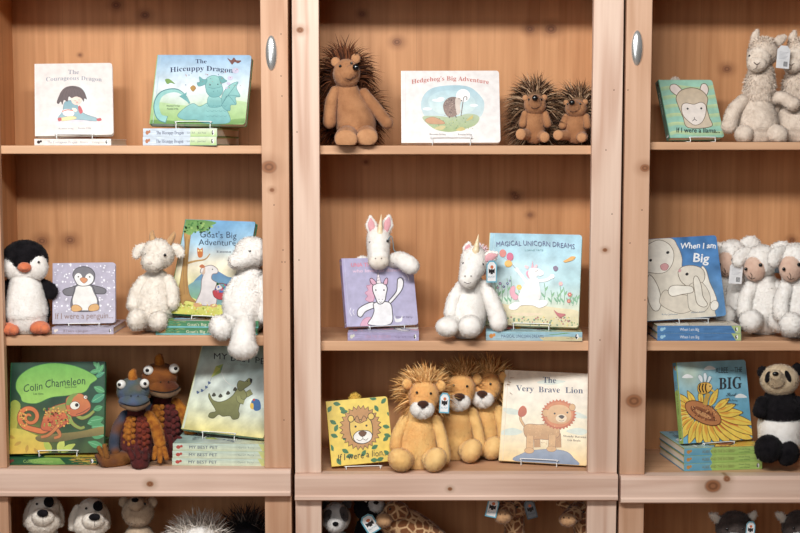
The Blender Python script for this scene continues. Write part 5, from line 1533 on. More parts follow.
# --- crushed velvet chameleons
cha = plush('patchwork_velvet', (150, 96, 60), (110, 60, 44), 40, .1, [(40, 56, 74), (76, 76, 88), (116, 72, 44), (150, 100, 48), (96, 40, 40)], 10.0, 1.0)
chb = plush('blue_grey_velvet', (96, 106, 130), (70, 84, 110), 40, .1, [(118, 98, 112), (84, 98, 122), (86, 94, 84), (130, 100, 76)], 16.0, .9)
cho = plush('gold_velvet', (184, 118, 46), (140, 78, 34), 70, .1)
chr_ = plush('rust_velvet', (136, 62, 42), (96, 40, 36), 60, .1)
chd = plush('dark_red_velvet', (108, 48, 44), (72, 34, 36), 50, .1)
lipm = plush('lip_velvet', (122, 96, 72), (88, 68, 56), 50, .1)
def chameleon(second=False):
    t = Toy('chameleon_plush', 136, .075, SZ[('L', 2)], 'multicoloured velvet chameleon soft toy with white eyes, in front beside the chameleon book', 'soft toy', 'velvet chameleon soft toys')
    t.part('body', chd, [t.T([(136, 412, 2, 10), (136, 424, 1, 15), (137, 442, 0, 18), (138, 452, -1, 16)], seg=22)], VEL)
    bl, br = [t.E(131.5, 436, -9, 8.2, 8, 21)], [t.E(141.5, 436, -9, 8.2, 8, 21)]
    for k in range(7):
        for j in range(3):
            r = 419 + k * 5.8
            w = 1 - ((r - 436) / 22) ** 2
            w = math.sqrt(max(w, 0.15))
            bl.append(t.E(135 - (j + .4) * 4.2 * w, r + (j % 2) * 2, -9 - 8 * w + j * j * 0.9, 2.4, 2.0, 2.6)); br.append(t.E(138 + (j + .4) * 4.2 * w, r + (j % 2) * 2, -9 - 8 * w + j * j * 0.9, 2.4, 2.0, 2.6))
    t.part('belly', cho, bl, VEL, label='golden bumpy half of the belly'); t.part('belly', chr_, br, VEL, label='rust bumpy half of the belly')
    hd = t.part('head', chb, [t.E(133, 391, -6, 16.5, 14, 14, (0, 0, 0)), t.E(134, 401, -13, 15.5, 12, 8)], VEL)
    t.part('lip', lipm, [t.T([(121, 404.5, -18, 1.8), (127, 407.5, -23.5, 2.2), (135, 409, -25, 2.4), (143, 407, -23, 2.2), (148.5, 403, -17, 1.7)])], VEL, hd)
    t.line('mouth', inkb, [(120.5, 402.5, -20), (127, 405, -25), (135, 406, -26.5), (143, 404.5, -24.5), (149, 401, -19)], .5, hd)
    for x, r, dx in ((121.3, 384.5, -2), (144.5, 383.5, .5)):
        e_ = t.part('eyeball', eyew, [t.E(x, r, -15, 4.7, 4.7, 4.7)], None, hd)
        t.part('pupil', BLACK, [t.E(x + dx, r, -19.9, 1.7, 1.0, 1.7)], None, e_)
    t.eye(131, 396, -22, .7, name='nostril', parent=hd); t.eye(138, 396, -22, .7, name='nostril', parent=hd)
    t.part('crest', cho, [t.T([(133, 381, -8, 5), (132.5, 374.5, -7, 4.4), (133.5, 371.5, -4, 3)])], VEL, hd)
    t.part('arm', cha, [t.T([(125, 415, -2, 5), (117, 428, -7, 5.2), (114, 444, -12, 5.2), (115, 452, -15, 5)])], VEL)
    t.part('arm', cho, [t.T([(149, 416, -3, 5.5), (156, 428, -8, 6), (160, 444, -14, 6)]), t.T([(156, 448, -17, 3), (154, 458, -20, 2.4)]), t.T([(160, 450, -18, 3), (160, 461, -21, 2.5)]), t.T([(164, 449, -17, 3), (166.5, 458, -20, 2.4)])], VEL, label='golden arm with three fingers')
    t.part('leg', cha, [t.T([(128, 456, -8, 8), (116, 461, -18, 8), (106, 461, -24, 7)]), t.T([(104, 458, -26, 3), (99, 448, -28, 2.4)]), t.T([(107, 457, -27, 3), (104.5, 446, -29, 2.4)]), t.T([(101, 461, -27, 3), (97, 456, -28, 2.2)])], VEL)
    t.part('leg', chd, [t.T([(142, 456, -8, 8), (141, 460, -22, 8.6), (140, 462, -28, 9)]), t.T([(133, 458, -33, 3), (128.5, 449, -35, 2.6)]), t.T([(138.5, 457, -34, 3), (136.5, 448, -36, 2.6)]), t.T([(145, 458, -33, 3), (145.5, 450, -35, 2.6)])], VEL)
    t.part('tail', cha, [t.T([(150, 455, 4, 7), (162, 458, 10, 5.5), (172, 460, 6, 4), (178, 459, 0, 2.5)])], VEL)
    return t
t = chameleon()
c = copy_tree(t.root)
c.location = (P(160, 400, .17).x, .175, t.z); c.rotation_euler = (0, 0, math.radians(10)); c.scale = (1.12, 1.0, 1.10)
c['label'] = 'orange and dark red velvet chameleon soft toy behind the front one, half in shade'
hd2 = plush('brown_orange_velvet', (126, 78, 40), (84, 48, 32), 40, .1, [(66, 48, 42), (136, 82, 40), (92, 50, 34)], 18.0, .9)
for ch in c.children:
    nm = ch.name.split('.')[0]
    if nm == 'head':
        ch.data = ch.data.copy(); ch.data.materials[0] = hd2
    if nm == 'belly' and 'rust' in ch.get('label', ''):
        ch.data = ch.data.copy(); ch.data.materials[0] = chd

# --- unicorn looking over the lilac book
pk = plush('pink_felt', (232, 178, 182), (220, 160, 168), 60)
gold = plain('pearl_horn', (236, 214, 176), 0.3)
def uni_horn(t, x0, r0, x1, r1, y, rad, hd):
    t.part('horn', gold, [t.T([(x0 + (x1 - x0) * k / 8, r0 + (r1 - r0) * k / 8, y, rad * (1 - k / 8.6) * (1.08 if k % 2 else .92)) for k in range(9)], seg=12, n=2)], None, hd)
def uear(t, x0, r0, x1, r1, y, w, hd):
    t.part('ear', wht, [t.T([(x0, r0, y, w * .7, w * .4), ((x0 + x1) / 2, (r0 + r1) / 2, y, w, w * .4), (x1, r1, y, w * .3, w * .25)])], SH, hd)
    t.part('ear_lining', pk, [t.T([(x0, r0, y - w * .35, w * .4, w * .25), ((x0 + x1) / 2, (r0 + r1) / 2, y - w * .38, w * .62, w * .22), (x1, r1 + (1.5 if r1 < r0 else 0), y - w * .3, w * .15, .5)])], VEL, hd)
t = Toy('unicorn_plush', 380, .19, SZ[('M', 1)], 'white unicorn soft toy peering over the top of the lilac book', 'soft toy', 'white unicorn soft toys')
t.part('body', wht, [t.T([(379, 268, 0, 12), (380, 285, 0, 18), (381, 306, 0, 21), (381, 315, 0, 19)], seg=22)], SH)
hd = t.part('head', wht, [t.T([(378.5, 238, -8, 11.5), (378.3, 247, -14, 11, 11), (378.5, 258, -24, 10, 10)], seg=22)], SH)
t.part('muzzle', crm, [t.E(378.5, 261, -27, 10, 8.5, 8.2)], SH, hd)
t.eye(370.5, 242.5, -18.5, 1.5, parent=hd); t.eye(387.5, 241, -18.5, 1.4, parent=hd)
t.eye(375.5, 258.5, -35, .6, ink, 'nostril', hd); t.eye(381.5, 258.5, -35, .6, ink, 'nostril', hd)
uni_horn(t, 379.5, 235, 381.3, 214.5, -15, 3.8, hd)
uear(t, 372, 232, 370.5, 217, -9, 5.6, hd); uear(t, 386, 231, 389, 216, -9, 5.6, hd)
t.mane('mane', [t.E(379, 236, -3, 7, 7, 6)], 260, 10, 1.2, [(236, 226, 222), (232, 206, 208)], chaos=.5, droop=.5, parent=hd)
t.part('arm', wht, [t.T([(392, 262, -10, 6.5), (399, 259, -20, 7.5), (408, 264, -29, 8.5), (411, 266, -30, 8)])], SH)
t.part('arm', wht, [t.T([(368, 264, -6, 6), (361, 262, -14, 6), (357, 268, -12, 6)])], SH)
t.part('leg', wht, [t.T([(374, 320, -4, 9), (367, 322, -14, 10)])], SH); t.part('leg', wht, [t.T([(387, 320, -4, 9), (394, 322, -14, 10)])], SH)
t.line('tag_cord', plain('blue_cord', (110, 140, 150), .6), [(388, 240, -16), (391, 236, -17), (393, 242, -17), (394, 250, -17), (398, 253, -19)], .4)

# --- seated unicorn
t = Toy('unicorn_plush', 470, .075, SZ[('M', 1)], 'white unicorn soft toy sitting left of the light blue unicorn book, tag by its ear', 'soft toy', 'white unicorn soft toys')
t.part('body', wht, [t.T([(472, 284, 2, 11), (470, 296, 1, 16), (467, 312, 0, 20), (466, 321, 0, 19)], seg=22)], SH)
hd = t.part('head', wht, [t.T([(474, 259, -4, 13), (472.5, 267, -8, 12.5), (469, 276, -17, 9.8), (468, 279, -19, 9.3)], seg=22)], SH)
t.eye(482.5, 264.3, -14.5, 1.6, parent=hd); t.eye(463.6, 263.6, -14, 1.4, parent=hd)
t.eye(465, 276, -28.3, .6, ink, 'nostril', hd); t.eye(471, 276, -28.3, .6, ink, 'nostril', hd)
t.line('mouth', ink, [(464, 282, -27), (468, 283.5, -28), (472, 282, -27)], .25, hd)
uni_horn(t, 475.5, 252, 478.5, 234.5, -12, 3.9, hd)
uear(t, 467, 253, 469, 243, -4, 5.2, hd); uear(t, 485, 260, 497, 253.5, -8, 6.4, hd)
t.mane('mane', [t.E(480, 252, 2, 6, 5, 5), t.E(486, 264, 5, 5, 5, 10)], 420, 7, 1.2, [(240, 216, 218), (234, 200, 206), (240, 230, 226)], chaos=.5, droop=.5, parent=hd)
t.part('arm', wht, [t.T([(484, 287, -2, 7), (491, 300, -7, 8), (497, 316, -12, 8.6), (498.5, 323, -14, 8.6)])], SH)
t.part('arm', wht, [t.T([(461, 287, -2, 6), (454, 300, -8, 7), (451, 313, -10, 7)])], SH)
t.part('leg', wht, [t.T([(458, 322, -6, 9), (449, 326, -22, 10), (447, 327, -28, 9.2, 11.3)])], SH); t.part('leg', wht, [t.T([(470, 322, -6, 10), (470, 326, -24, 11), (470, 327, -30, 10.5, 11.3)])], SH)
t.hang_tag(491.7, 271.5, -16, 10.5, 22, 0, 8, label='blue edged white card tag with a black cat badge')

# --- lions
lio = plush('golden_plush', (246, 204, 134), (234, 182, 106), 40, .35, [(238, 170, 104), (246, 204, 134), (250, 214, 150)], 7.0, .6)
brn = plush('brown_nose', (78, 48, 36), None, 60)
MANE = [(224, 174, 110), (206, 152, 90), (238, 196, 136), (186, 130, 76)]
def lion():
    t = Toy('lion_plush', 418, .075, SZ[('M', 2)], 'golden lion soft toy sitting in front of the other two, tag by its cheek', 'soft toy', 'golden lion soft toys')
    t.part('body', lio, [t.T([(420, 418, 2, 14), (419, 430, 1, 18), (417.5, 446, 0, 21), (417, 456, 0, 19)], seg=22)], SH)
    hd = t.part('head', lio, [t.E(424, 396, -6, 15, 14, 16), t.E(423, 403, -12, 13, 10, 12)], SH)
    t.part('muzzle', wht, [t.E(417.5, 409, -18, 7, 7, 8), t.E(427, 409, -18, 7, 7, 8), t.E(422, 413, -17, 8, 6, 6)], SH, hd)
    t.part('nose', brn, [t.E(423, 403.8, -24, 5.6, 3.5, 3.2), t.E(423, 406, -24, 3, 3, 2.4)], VEL, hd)
    t.eye(416.8, 392.5, -19, 1.3, parent=hd); t.eye(430.8, 393.4, -19, 1.3, parent=hd)
    t.part('ear', lio, [t.E(407, 384, -3, 5, 3, 5.5)], SH, hd); t.part('ear', lio, [t.E(441, 386, -3, 5, 3, 5.5)], SH, hd)
    t.mane('mane', [t.E(424, 394, 3, 17, 8, 17)], 2500, 24, 1.3, MANE, comb=(-.15, -.1, .35), chaos=.35, droop=.6, keep=lambda p, n: n[:, 1] > -.45, parent=hd)
    t.mane('forelock', [t.E(424, 383, -6, 9, 5, 4)], 420, 15, 1.2, MANE, comb=(-.2, 0, 1.3), chaos=.5, droop=.2, keep=lambda p, n: n[:, 2] > .1, parent=hd)
    t.part('arm', lio, [t.T([(405, 421, -2, 6), (398, 434, -7, 6), (396, 446, -10, 6)])], SH)
    t.part('arm', lio, [t.T([(436, 421, -2, 6), (441, 436, -8, 5.8), (444, 452, -12, 5.8), (444.5, 458, -13, 5.8)])], SH)
    t.part('leg', lio, [t.T([(407, 456, -6, 10), (402, 459, -20, 10.5, 12), (400, 459.5, -26, 10.8, 12.4)])], SH); t.part('leg', lio, [t.T([(428, 456, -6, 10), (434, 459, -20, 10.2, 12), (435.3, 459.5, -26, 10.2, 12.4)])], SH)
    t.part('tail', lio, [t.T([(430, 462, 14, 3), (440, 464, 22, 2.4), (448, 466, 26, 2.2)])], SH)
    return t
t = lion()
c2 = copy_tree(t.root); c3 = copy_tree(t.root)
t.hang_tag(444.5, 403, -22, 10, 20.5, 3, -5, label='blue edged white card tag with a black cat badge')
c2.location = (P(455, 400, .165).x, .175, t.z + .001); c2.rotation_euler = (0, 0, math.radians(-2))
c2['label'] = 'golden lion soft toy in the middle of the three, behind the tagged one'
c3.location = (P(482, 400, .21).x, .216, t.z + .001); c3.rotation_euler = (0, 0, math.radians(-14))
c3['label'] = 'golden lion soft toy leaning beside the large cream lion book'

# --- llamas
lla = plush('oat_plush', (230, 214, 198), (212, 194, 177), 60)
llf = plush('pale_oat_plush', (238, 224, 209), (224, 208, 192), 60)
LW = [(214, 196, 178), (230, 214, 198), (196, 176, 160)]
def llama():
    t = Toy('llama_plush', 758, .10, SZ[('R', 0)], 'oat coloured llama soft toy sitting right of the llama book, arm reaching to its neighbour', 'soft toy', 'llama soft toys')
    t.part('body', lla, [t.T([(758, 103, 2, 14), (757, 114, 1, 19), (757, 126, 0, 21), (757, 131, 0, 19)], seg=22)], SH)
    nk = t.part('neck', lla, [t.T([(761, 72, 0, 12), (760, 84, 0, 14.5), (759, 96, 1, 14)], seg=20)], SHL)
    t.mane('neck_wool', [t.T([(761, 74, 0, 12), (760, 84, 0, 14.5), (759, 93, 1, 14.5)], seg=20)], 1300, 5.5, .9, LW, comb=(0, -.1, -.9), chaos=.45, segs=2, droop=.5, parent=nk, base=False)
    hd = t.part('head', lla, [t.E(763, 52, -3, 14.5, 13, 14)], SHL)
    t.part('face', llf, [t.E(759, 58, -11, 11.5, 9, 11.5), t.E(757, 64, -15, 9.5, 8, 8)], SH, hd)
    t.eye(770.2, 56, -14.6, 1.4, parent=hd); t.eye(749.6, 56, -14.5, 1.3, parent=hd)
    t.line('nose', ink, [(754, 62.5, -23), (757, 64.5, -23.4), (760, 62.5, -23)], .4, hd); t.line('mouth', ink, [(757, 65, -23.4), (756.5, 68, -22.6), (753.5, 69.5, -21.5)], .25, hd)
    t.part('ear', lla, [t.T([(755, 42, -3, 4.2, 2.6), (755.5, 36, -3, 4.2, 2.6), (757, 31, -3, 2, 1.6)])], SH, hd); t.part('ear', lla, [t.T([(774, 44, -3, 4.2, 2.6), (780, 40, -3, 4.6, 2.6), (785, 36.5, -3, 2.4, 1.6)])], SH, hd)
    t.mane('topknot', [t.E(763, 44, -5, 11, 8, 6)], 700, 5, .9, LW, comb=(0, -.3, .1), chaos=.6, segs=2, droop=.5, parent=hd)
    t.part('arm', lla, [t.T([(743, 101, -2, 6.5), (734, 111, -6, 7.2), (729, 126, -10, 7.2)])], SH)
    t.part('arm', lla, [t.T([(773, 98, -3, 6), (783, 98, -9, 6), (793, 104, -13, 7)])], SH)
    t.part('leg', lla, [t.T([(748, 132, -4, 9), (744, 134, -14, 9)])], SH); t.part('leg', lla, [t.T([(766, 129, -5, 8.5), (773, 132.5, -14, 8.6), (779, 135, -19, 8.6)])], SH)
    return t
t = llama()
c = copy_tree(t.root)
t.hang_tag(783.5, 57, -20, 13.5, 22, 4, 12, back=True, label='white back of a card tag with small print')
c.location = (P(797, 100, .125).x, .125, t.z); c.rotation_euler = (0, 0, math.radians(-10))
c['label'] = 'oat coloured llama soft toy cut by the right edge of the photo'

# --- lambs
lmf = plush('pink_beige_face', (224, 192, 172), (212, 176, 156), 60)
def lamb():
    t = Toy('lamb_plush', 760, .155, SZ[('R', 1)], 'white woolly lamb soft toy with beige face between the two others', 'soft toy', 'woolly lamb soft toys')
    t.part('body', wht, [t.T([(763, 283, 2, 13), (764, 297, 1, 18), (764, 310, 0, 21), (764, 317, 0, 19)], seg=22)], SHL)
    hd = t.part('head', wht, [t.E(762, 261, -2, 17, 15, 16)], SHL)
    t.part('face', lmf, [t.E(755, 268.5, -9, 11, 10, 13)], VEL, hd)
    t.eye(760.5, 265, -19, 1.9, parent=hd); t.eye(745.8, 269, -15.5, 1.7, parent=hd)
    t.line('mouth', ink, [(748.5, 276, -17.5), (751.5, 279, -18.5), (755, 278, -18.5)], .3, hd); t.line('nose', ink, [(750.5, 273, -18.6), (752, 275.5, -18.8), (751.5, 279, -18.5)], .3, hd)
    t.part('ear', wht, [t.T([(774, 250, -3, 6, 4), (783, 250, -5, 9, 5), (789, 257, -7, 7, 4)])], SHL, hd)
    t.part('ear', wht, [t.T([(748, 252, -2, 5, 3.5), (741, 256, -4, 7, 4), (737, 263, -6, 5, 3.5)])], SHL, hd)
    t.part('arm', wht, [t.T([(752, 286, -3, 6.5), (746, 298, -8, 7), (744, 311, -11, 7)])], SHL)
    t.part('arm', wht, [t.T([(776, 286, -3, 6.5), (782, 298, -8, 7), (784, 310, -11, 7)])], SHL)
    t.part('leg', wht, [t.T([(756, 318, -6, 9), (752, 320, -20, 10), (751, 321, -26, 10.5)])], SHL); t.part('leg', wht, [t.T([(772, 318, -6, 9), (777, 320, -20, 10), (779, 321, -26, 10.5)])], SHL)
    return t
t = lamb()
a = copy_tree(t.root); c = copy_tree(t.root)
a.location = (P(731, 300, .23).x, .232, t.z + .001); a.rotation_euler = (0, 0, math.radians(8)); a.scale = (.96, .96, 1.03)
a['label'] = 'white woolly lamb soft toy half hidden behind When I am Big'
c.location = (P(795, 300, .075).x, .085, t.z); c.rotation_euler = (0, 0, math.radians(14)); c.scale = (1.05, 1, 1.04)
c['label'] = 'white woolly lamb soft toy in front at the right edge of the photo'
ta = Toy('x', 731, .232, SZ[('R', 1)], 'x', 'x')
ta.root.location = ta.root.location
o = ta.hang_tag(736, 273, -33, 13, 21, 4, 5, back=True, label='white back of a card tag with small print')
o.parent = a; o.matrix_local = a.matrix_basis.inverted() @ ta.root.matrix_basis
bpy.data.objects.remove(ta.root)
t.hang_tag(779.5, 264, -14, 9, 18, 3, 5, dark=True, label='grey blue card tag with a dark cat badge')

# --- panda
pcr = plush('panda_cream', (222, 202, 170), (204, 182, 150), 60)
t = Toy('panda_plush', 780, .09, SZ[('R', 2)], 'black and cream panda soft toy sitting upright, head tipped back', 'soft toy')
t.part('body', wht, [t.T([(780, 410, 2, 18), (780, 424, 0, 21.5), (780, 438, 0, 21)], seg=24)], SH)
t.part('shoulders', blk, [t.T([(780, 398, 1, 15), (780, 406, 0, 21), (780, 413, 0, 21)], seg=24)], SH)
hd = t.part('head', pcr, [t.E(779.5, 380, -4, 19, 16, 16), t.T([(776.5, 379, -16, 9), (775.5, 375.5, -22, 5.5)])], SH)
t.part('nose', BLACK, [t.E(775.5, 373.8, -27.5, 3.2, 2, 2.3)], None, hd)
t.part('eye_patch', blk, [t.E(767.8, 377, -18.5, 2.6, 2, 6, (0, 14, 0))], VEL, hd); t.part('eye_patch', blk, [t.E(788, 376.5, -18.5, 2.6, 2, 6.5, (0, -22, 0))], VEL, hd)
t.part('ear', blk, [t.E(762.5, 372, 0, 5, 3.5, 6)], SH, hd); t.part('ear', blk, [t.E(797, 369.5, 0, 5.5, 3.5, 6.5)], SH, hd)
t.part('arm', blk, [t.T([(763, 403, -3, 7), (760, 411, -10, 7)])], SH); t.part('arm', blk, [t.T([(797, 403, -3, 7), (801, 413, -10, 7)])], SH)
t.part('leg', blk, [t.T([(773, 447, -6, 11), (769, 448, -20, 13), (768, 449, -26, 13.5, 13)])], SH); t.part('leg', blk, [t.T([(785, 451, -6, 10), (788, 453, -20, 11), (788, 453.5, -26, 12.5, 9.5)])], SH)

# ------------------------------------------------------------------ toys on the lower shelves, only their tops in the frame
def puppy():
    t = Toy('puppy_plush', 43, .10, SZ[('L', 3)], 'white puppy soft toy with black nose and eye patch, leftmost under the ledge', 'soft toy', 'white puppies with a black eye patch')
    t.part('body', crm, [t.T([(43, 540, 2, 16), (43, 560, 1, 21), (43, 582, 0, 24), (43, 590, 0, 22)], seg=22)], SH)
    hd = t.part('head', crm, [t.T([(45, 507, 0, 14), (43.5, 514, -4, 15), (43, 521, -8, 17.5, 14)], seg=22), t.E(43, 517, -18, 11, 9, 9)], SH)
    t.part('nose', blk, [t.E(42.7, 513.2, -27, 5.6, 3, 3.8)], VEL, hd)
    t.part('eye_patch', blk, [t.E(48.8, 502, -12, 5, 4, 5.6)], VEL, hd)
    t.eye(36.8, 504, -14, 1.3, parent=hd)
    t.line('mouth', ink, [(43, 518, -26.5), (43, 523, -26.5)], .3, hd)
    t.part('ear', crm, [t.T([(33, 503, 7, 4, 3), (29, 513, 7, 5, 3.5), (27, 524, 5, 4, 3)])], SH, hd); t.part('ear', crm, [t.T([(56, 503, 7, 4, 3), (59, 513, 7, 5, 3.5), (60, 524, 5, 4, 3)])], SH, hd)
    for sx in (-1, 1):
        t.part('arm', crm, [t.T([(43 + sx * 14, 543, -3, 7), (43 + sx * 22, 560, -8, 7.5), (43 + sx * 22, 574, -12, 8)])], SH)
        t.part('leg', crm, [t.T([(43 + sx * 11, 592, -6, 10), (43 + sx * 16, 595, -24, 11)])], SH)
    return t
t = puppy()
c = copy_tree(t.root)
c.location = (P(88, 520, .10).x, .10, t.z); c.rotation_euler = (0, 0, math.radians(8)); c.scale = (1, 1, .95)
c['label'] = 'white puppy soft toy with black nose and eye patch, second under the left ledge'
bei = plush('beige_plush', (206, 184, 158), (186, 162, 138), 60)
t = Toy('lamb_plush', 138, .12, SZ[('L', 3)], 'beige soft toy with small round ears beside the two white puppies', 'soft toy')
t.part('body', bei, [t.T([(139, 536, 2, 14), (140, 556, 1, 20), (140, 578, 0, 23), (140, 588, 0, 21)], seg=22)], SH)
hd = t.part('head', bei, [t.E(138, 512, -3, 16, 14, 15), t.E(136, 504, -14, 8, 7, 7)], SH)
t.part('nose', blk, [t.E(135, 500, -21, 3.4, 2, 2.2)], VEL, hd)
t.eye(129, 505, -15, 1.3, parent=hd); t.eye(145, 504, -15, 1.3, parent=hd)
t.part('ear', bei, [t.E(123.5, 502, -1, 4.5, 3, 5.5)], SH, hd); t.part('ear', bei, [t.E(152.5, 502, -1, 4.5, 3, 5.5)], SH, hd)
for sx in (-1, 1):
    t.part('arm', bei, [t.T([(139 + sx * 13, 540, -3, 7), (139 + sx * 21, 556, -8, 7)])], SH); t.part('leg', bei, [t.T([(140 + sx * 10, 590, -6, 10), (140 + sx * 14, 592, -24, 10)])], SH)
t = Toy('shaggy_plush', 200, .12, SZ[('L', 3)], 'white shaggy long haired soft toy under the dinosaur books', 'soft toy')
t.part('body', wht, [t.T([(202, 552, 2, 18), (202, 572, 1, 24), (202, 588, 0, 22)], seg=22)], SH)
hd = t.part('head', wht, [t.E(200, 540, -4, 19, 16, 15)], SH)
t.eye(193, 541, -20, 1.5, parent=hd); t.eye(207, 541, -20, 1.5, parent=hd); t.part('nose', blk, [t.E(200, 546, -21, 3, 2, 2)], VEL, hd)
t.mane('long_hair', [t.E(199, 538, 0, 22, 14, 15)], 1500, 22, 1.1, [(222, 212, 200), (196, 184, 172), (238, 230, 220)], comb=(-.1, -.1, .4), chaos=.45, droop=.5, keep=lambda p, n: n[:, 1] > -.6, parent=hd)
for sx in (-1, 1): t.part('leg', wht, [t.T([(202 + sx * 10, 590, -6, 10), (202 + sx * 16, 592, -24, 10)])], SH)
t = Toy('shaggy_plush', 248, .17, SZ[('L', 3)], 'dark shaggy long haired soft toy in the shade at the right end under the ledge', 'soft toy')
t.part('body', blk, [t.T([(247, 546, 2, 16), (247, 568, 1, 22), (247, 586, 0, 20)], seg=22)], SH)
hd = t.part('head', blk, [t.E(246, 536, -4, 16, 14, 15)], SH)
t.part('nose', brn, [t.E(244, 540, -18, 3, 2, 2)], VEL, hd); t.eye(238, 536, -17, 1.4, parent=hd); t.eye(251, 536, -17, 1.4, parent=hd)
t.mane('long_hair', [t.E(246, 534, 0, 19, 14, 15)], 1300, 24, 1.0, [(46, 38, 36), (34, 30, 30), (112, 100, 92), (60, 50, 46)], comb=(.1, -.1, .4), chaos=.5, droop=.4, keep=lambda p, n: n[:, 1] > -.5, parent=hd)

gpl = plush('grey_white_plush', (214, 210, 206), (180, 176, 174), 30)
def badger():
    t = Toy('badger_plush', 336, .10, SZ[('M', 3)], 'grey and white soft toy with dark eye patches, leftmost under the middle ledge', 'soft toy', 'grey soft toys with dark patches')
    t.part('body', gpl, [t.T([(337, 545, 2, 15), (337, 565, 1, 21), (337, 588, 0, 22)], seg=22)], SH)
    hd = t.part('head', gpl, [t.E(336, 517, -3, 14.5, 13, 15), t.E(335.5, 525, -14, 9, 9, 8)], SH)
    t.part('nose', blk, [t.E(335.5, 524, -23, 3, 2, 2.3)], VEL, hd)
    dk = plush('charcoal_plush', (72, 66, 66), (48, 44, 46), 40)
    t.part('eye_patch', dk, [t.E(328, 516, -12, 5, 4, 7, (0, 15, 0))], VEL, hd); t.part('eye_patch', dk, [t.E(344, 514, -12, 4.5, 4, 8, (0, -15, 0))], VEL, hd)
    t.eye(329, 516, -16, 1.3, parent=hd); t.eye(343, 515, -16, 1.3, parent=hd)
    t.part('ear', dk, [t.E(325, 505, 0, 4.5, 3, 5)], SH, hd); t.part('ear', dk, [t.E(347, 504, 0, 4.5, 3, 5)], SH, hd)
    for sx in (-1, 1):
        t.part('arm', dk, [t.T([(337 + sx * 13, 548, -3, 6), (337 + sx * 19, 566, -9, 7)])], SH); t.part('leg', dk, [t.T([(337 + sx * 9, 590, -6, 9), (337 + sx * 13, 593, -24, 10)])], SH)
    return t
t = badger()
t = Toy('badger_plush', 372, .15, SZ[('M', 3)], 'black soft toy with a pale grey muzzle behind a leaning blue tag', 'soft toy')
t.part('body', blk, [t.T([(370, 530, 2, 15), (370, 555, 1, 21), (370, 586, 0, 22)], seg=22)], SH)
hd = t.part('head', blk, [t.E(370, 508, -3, 16, 13, 14)], SH)
t.part('muzzle', gpl, [t.E(376, 505, -13, 8, 7, 7.5)], SH, hd); t.part('nose', blk, [t.E(376, 502.5, -20.5, 2.6, 1.8, 2)], VEL, hd)
t.eye(366, 501, -14, 1.3, eyew, parent=hd); t.part('ear', blk, [t.E(357, 498, 0, 4, 3, 5)], SH, hd)
t.hang_tag(370, 524, -30, 14, 20, -32, 0, label='blue edged white card tag hanging askew')

def giraffe_mat():
    m, nt, b = new_mat('giraffe_patches')
    L = nt.links
    tc = nd(nt, 'ShaderNodeTexCoord')
    v = nd(nt, 'ShaderNodeTexVoronoi', feature='DISTANCE_TO_EDGE')
    v.inputs['Scale'].default_value = 42
    L.new(tc.outputs['Object'], v.inputs['Vector'])
    n = nd(nt, 'ShaderNodeTexNoise'); n.inputs['Scale'].default_value = 60
    L.new(tc.outputs['Object'], n.inputs['Vector'])
    f = math_n(nt, 'ADD', v.outputs['Distance'], math_n(nt, 'MULTIPLY', math_n(nt, 'SUBTRACT', n.outputs[0], .5), .12))
    L.new(ramp(nt, f, [(.07, lin((214, 176, 132))), (.12, lin((134, 82, 46)))]), b.inputs['Base Color'])
    b.inputs['Roughness'].default_value = .9; b.inputs['Sheen Weight'].default_value = .3
    return m
gir = giraffe_mat()
gtan = plush('giraffe_tan', (206, 164, 122), (188, 144, 104), 50)
def giraffe(label):
    """giraffe toy sitting upright with a long neck folded forward"""
    t = Toy('giraffe_plush', 506, .12, SZ[('M', 3)], label, 'soft toy', 'patched giraffe soft toys')
    t.part('body', gir, [t.T([(508, 550, 2, 14), (508, 568, 1, 20), (508, 586, 0, 22)], seg=22)], SH)
    t.part('neck', gir, [t.T([(508, 552, 0, 9), (514, 534, 2, 9.5), (514, 518, 0, 10)])], SH)
    hd = t.part('head', gir, [t.E(512, 508, -3, 14, 12, 11), t.T([(508, 510, -12, 9), (504, 514, -20, 8)])], SH)
    t.part('muzzle', gtan, [t.E(503, 516.5, -26, 8.5, 7, 7)], SH, hd)
    t.eye(501, 508, -17, 1.3, parent=hd); t.eye(517, 507, -15, 1.3, parent=hd)
    t.eye(500, 514, -33, .7, ink, 'nostril', hd); t.eye(505, 514, -33, .7, ink, 'nostril', hd)
    t.part('ear', gir, [t.T([(499, 503, 0, 3, 2), (493, 500, 0, 4, 2), (489, 500, 0, 2, 1.5)])], SH, hd); t.part('ear', gir, [t.T([(525, 503, 0, 3, 2), (531, 500, 0, 4, 2), (535, 500, 0, 2, 1.5)])], SH, hd)
    t.part('ossicone', gtan, [t.T([(508, 500, -2, 2), (507, 492, -2, 2.4)])], VEL, hd); t.part('ossicone', gtan, [t.T([(516, 500, -2, 2), (518, 492, -2, 2.4)])], VEL, hd)
    for sx in (-1, 1):
        t.part('leg', gir, [t.T([(508 + sx * 14, 556, -4, 6), (508 + sx * 22, 572, -14, 6.5), (508 + sx * 22, 590, -20, 7)])], SH)
        t.part('hoof', gtan, [t.E(508 + sx * 22, 594, -24, 8, 8, 6)], SH)
    return t
t = giraffe('patched giraffe soft toy in the middle under the ledge, two tags hanging beside it')
g3 = copy_tree(t.root)
t.hang_tag(492.5, 507.5, -32, 11.5, 20, 12, 0, label='blue edged white card tag with a black cat badge')
t.hang_tag(530.5, 509.5, -22, 11, 19, -15, 0, dark=True, label='grey card tag in shade')
g3.location = (P(576, 560, .11).x, .13, t.z); g3.rotation_euler = (0, 0, math.radians(-12)); g3.scale = (1, 1, .94)
g3['label'] = 'patched giraffe soft toy at the right end under the middle ledge'
t = Toy('giraffe_plush', 415, .12, SZ[('M', 3)], 'patched giraffe soft toy slumped on its side right of the blue tag', 'soft toy', 'patched giraffe soft toys')
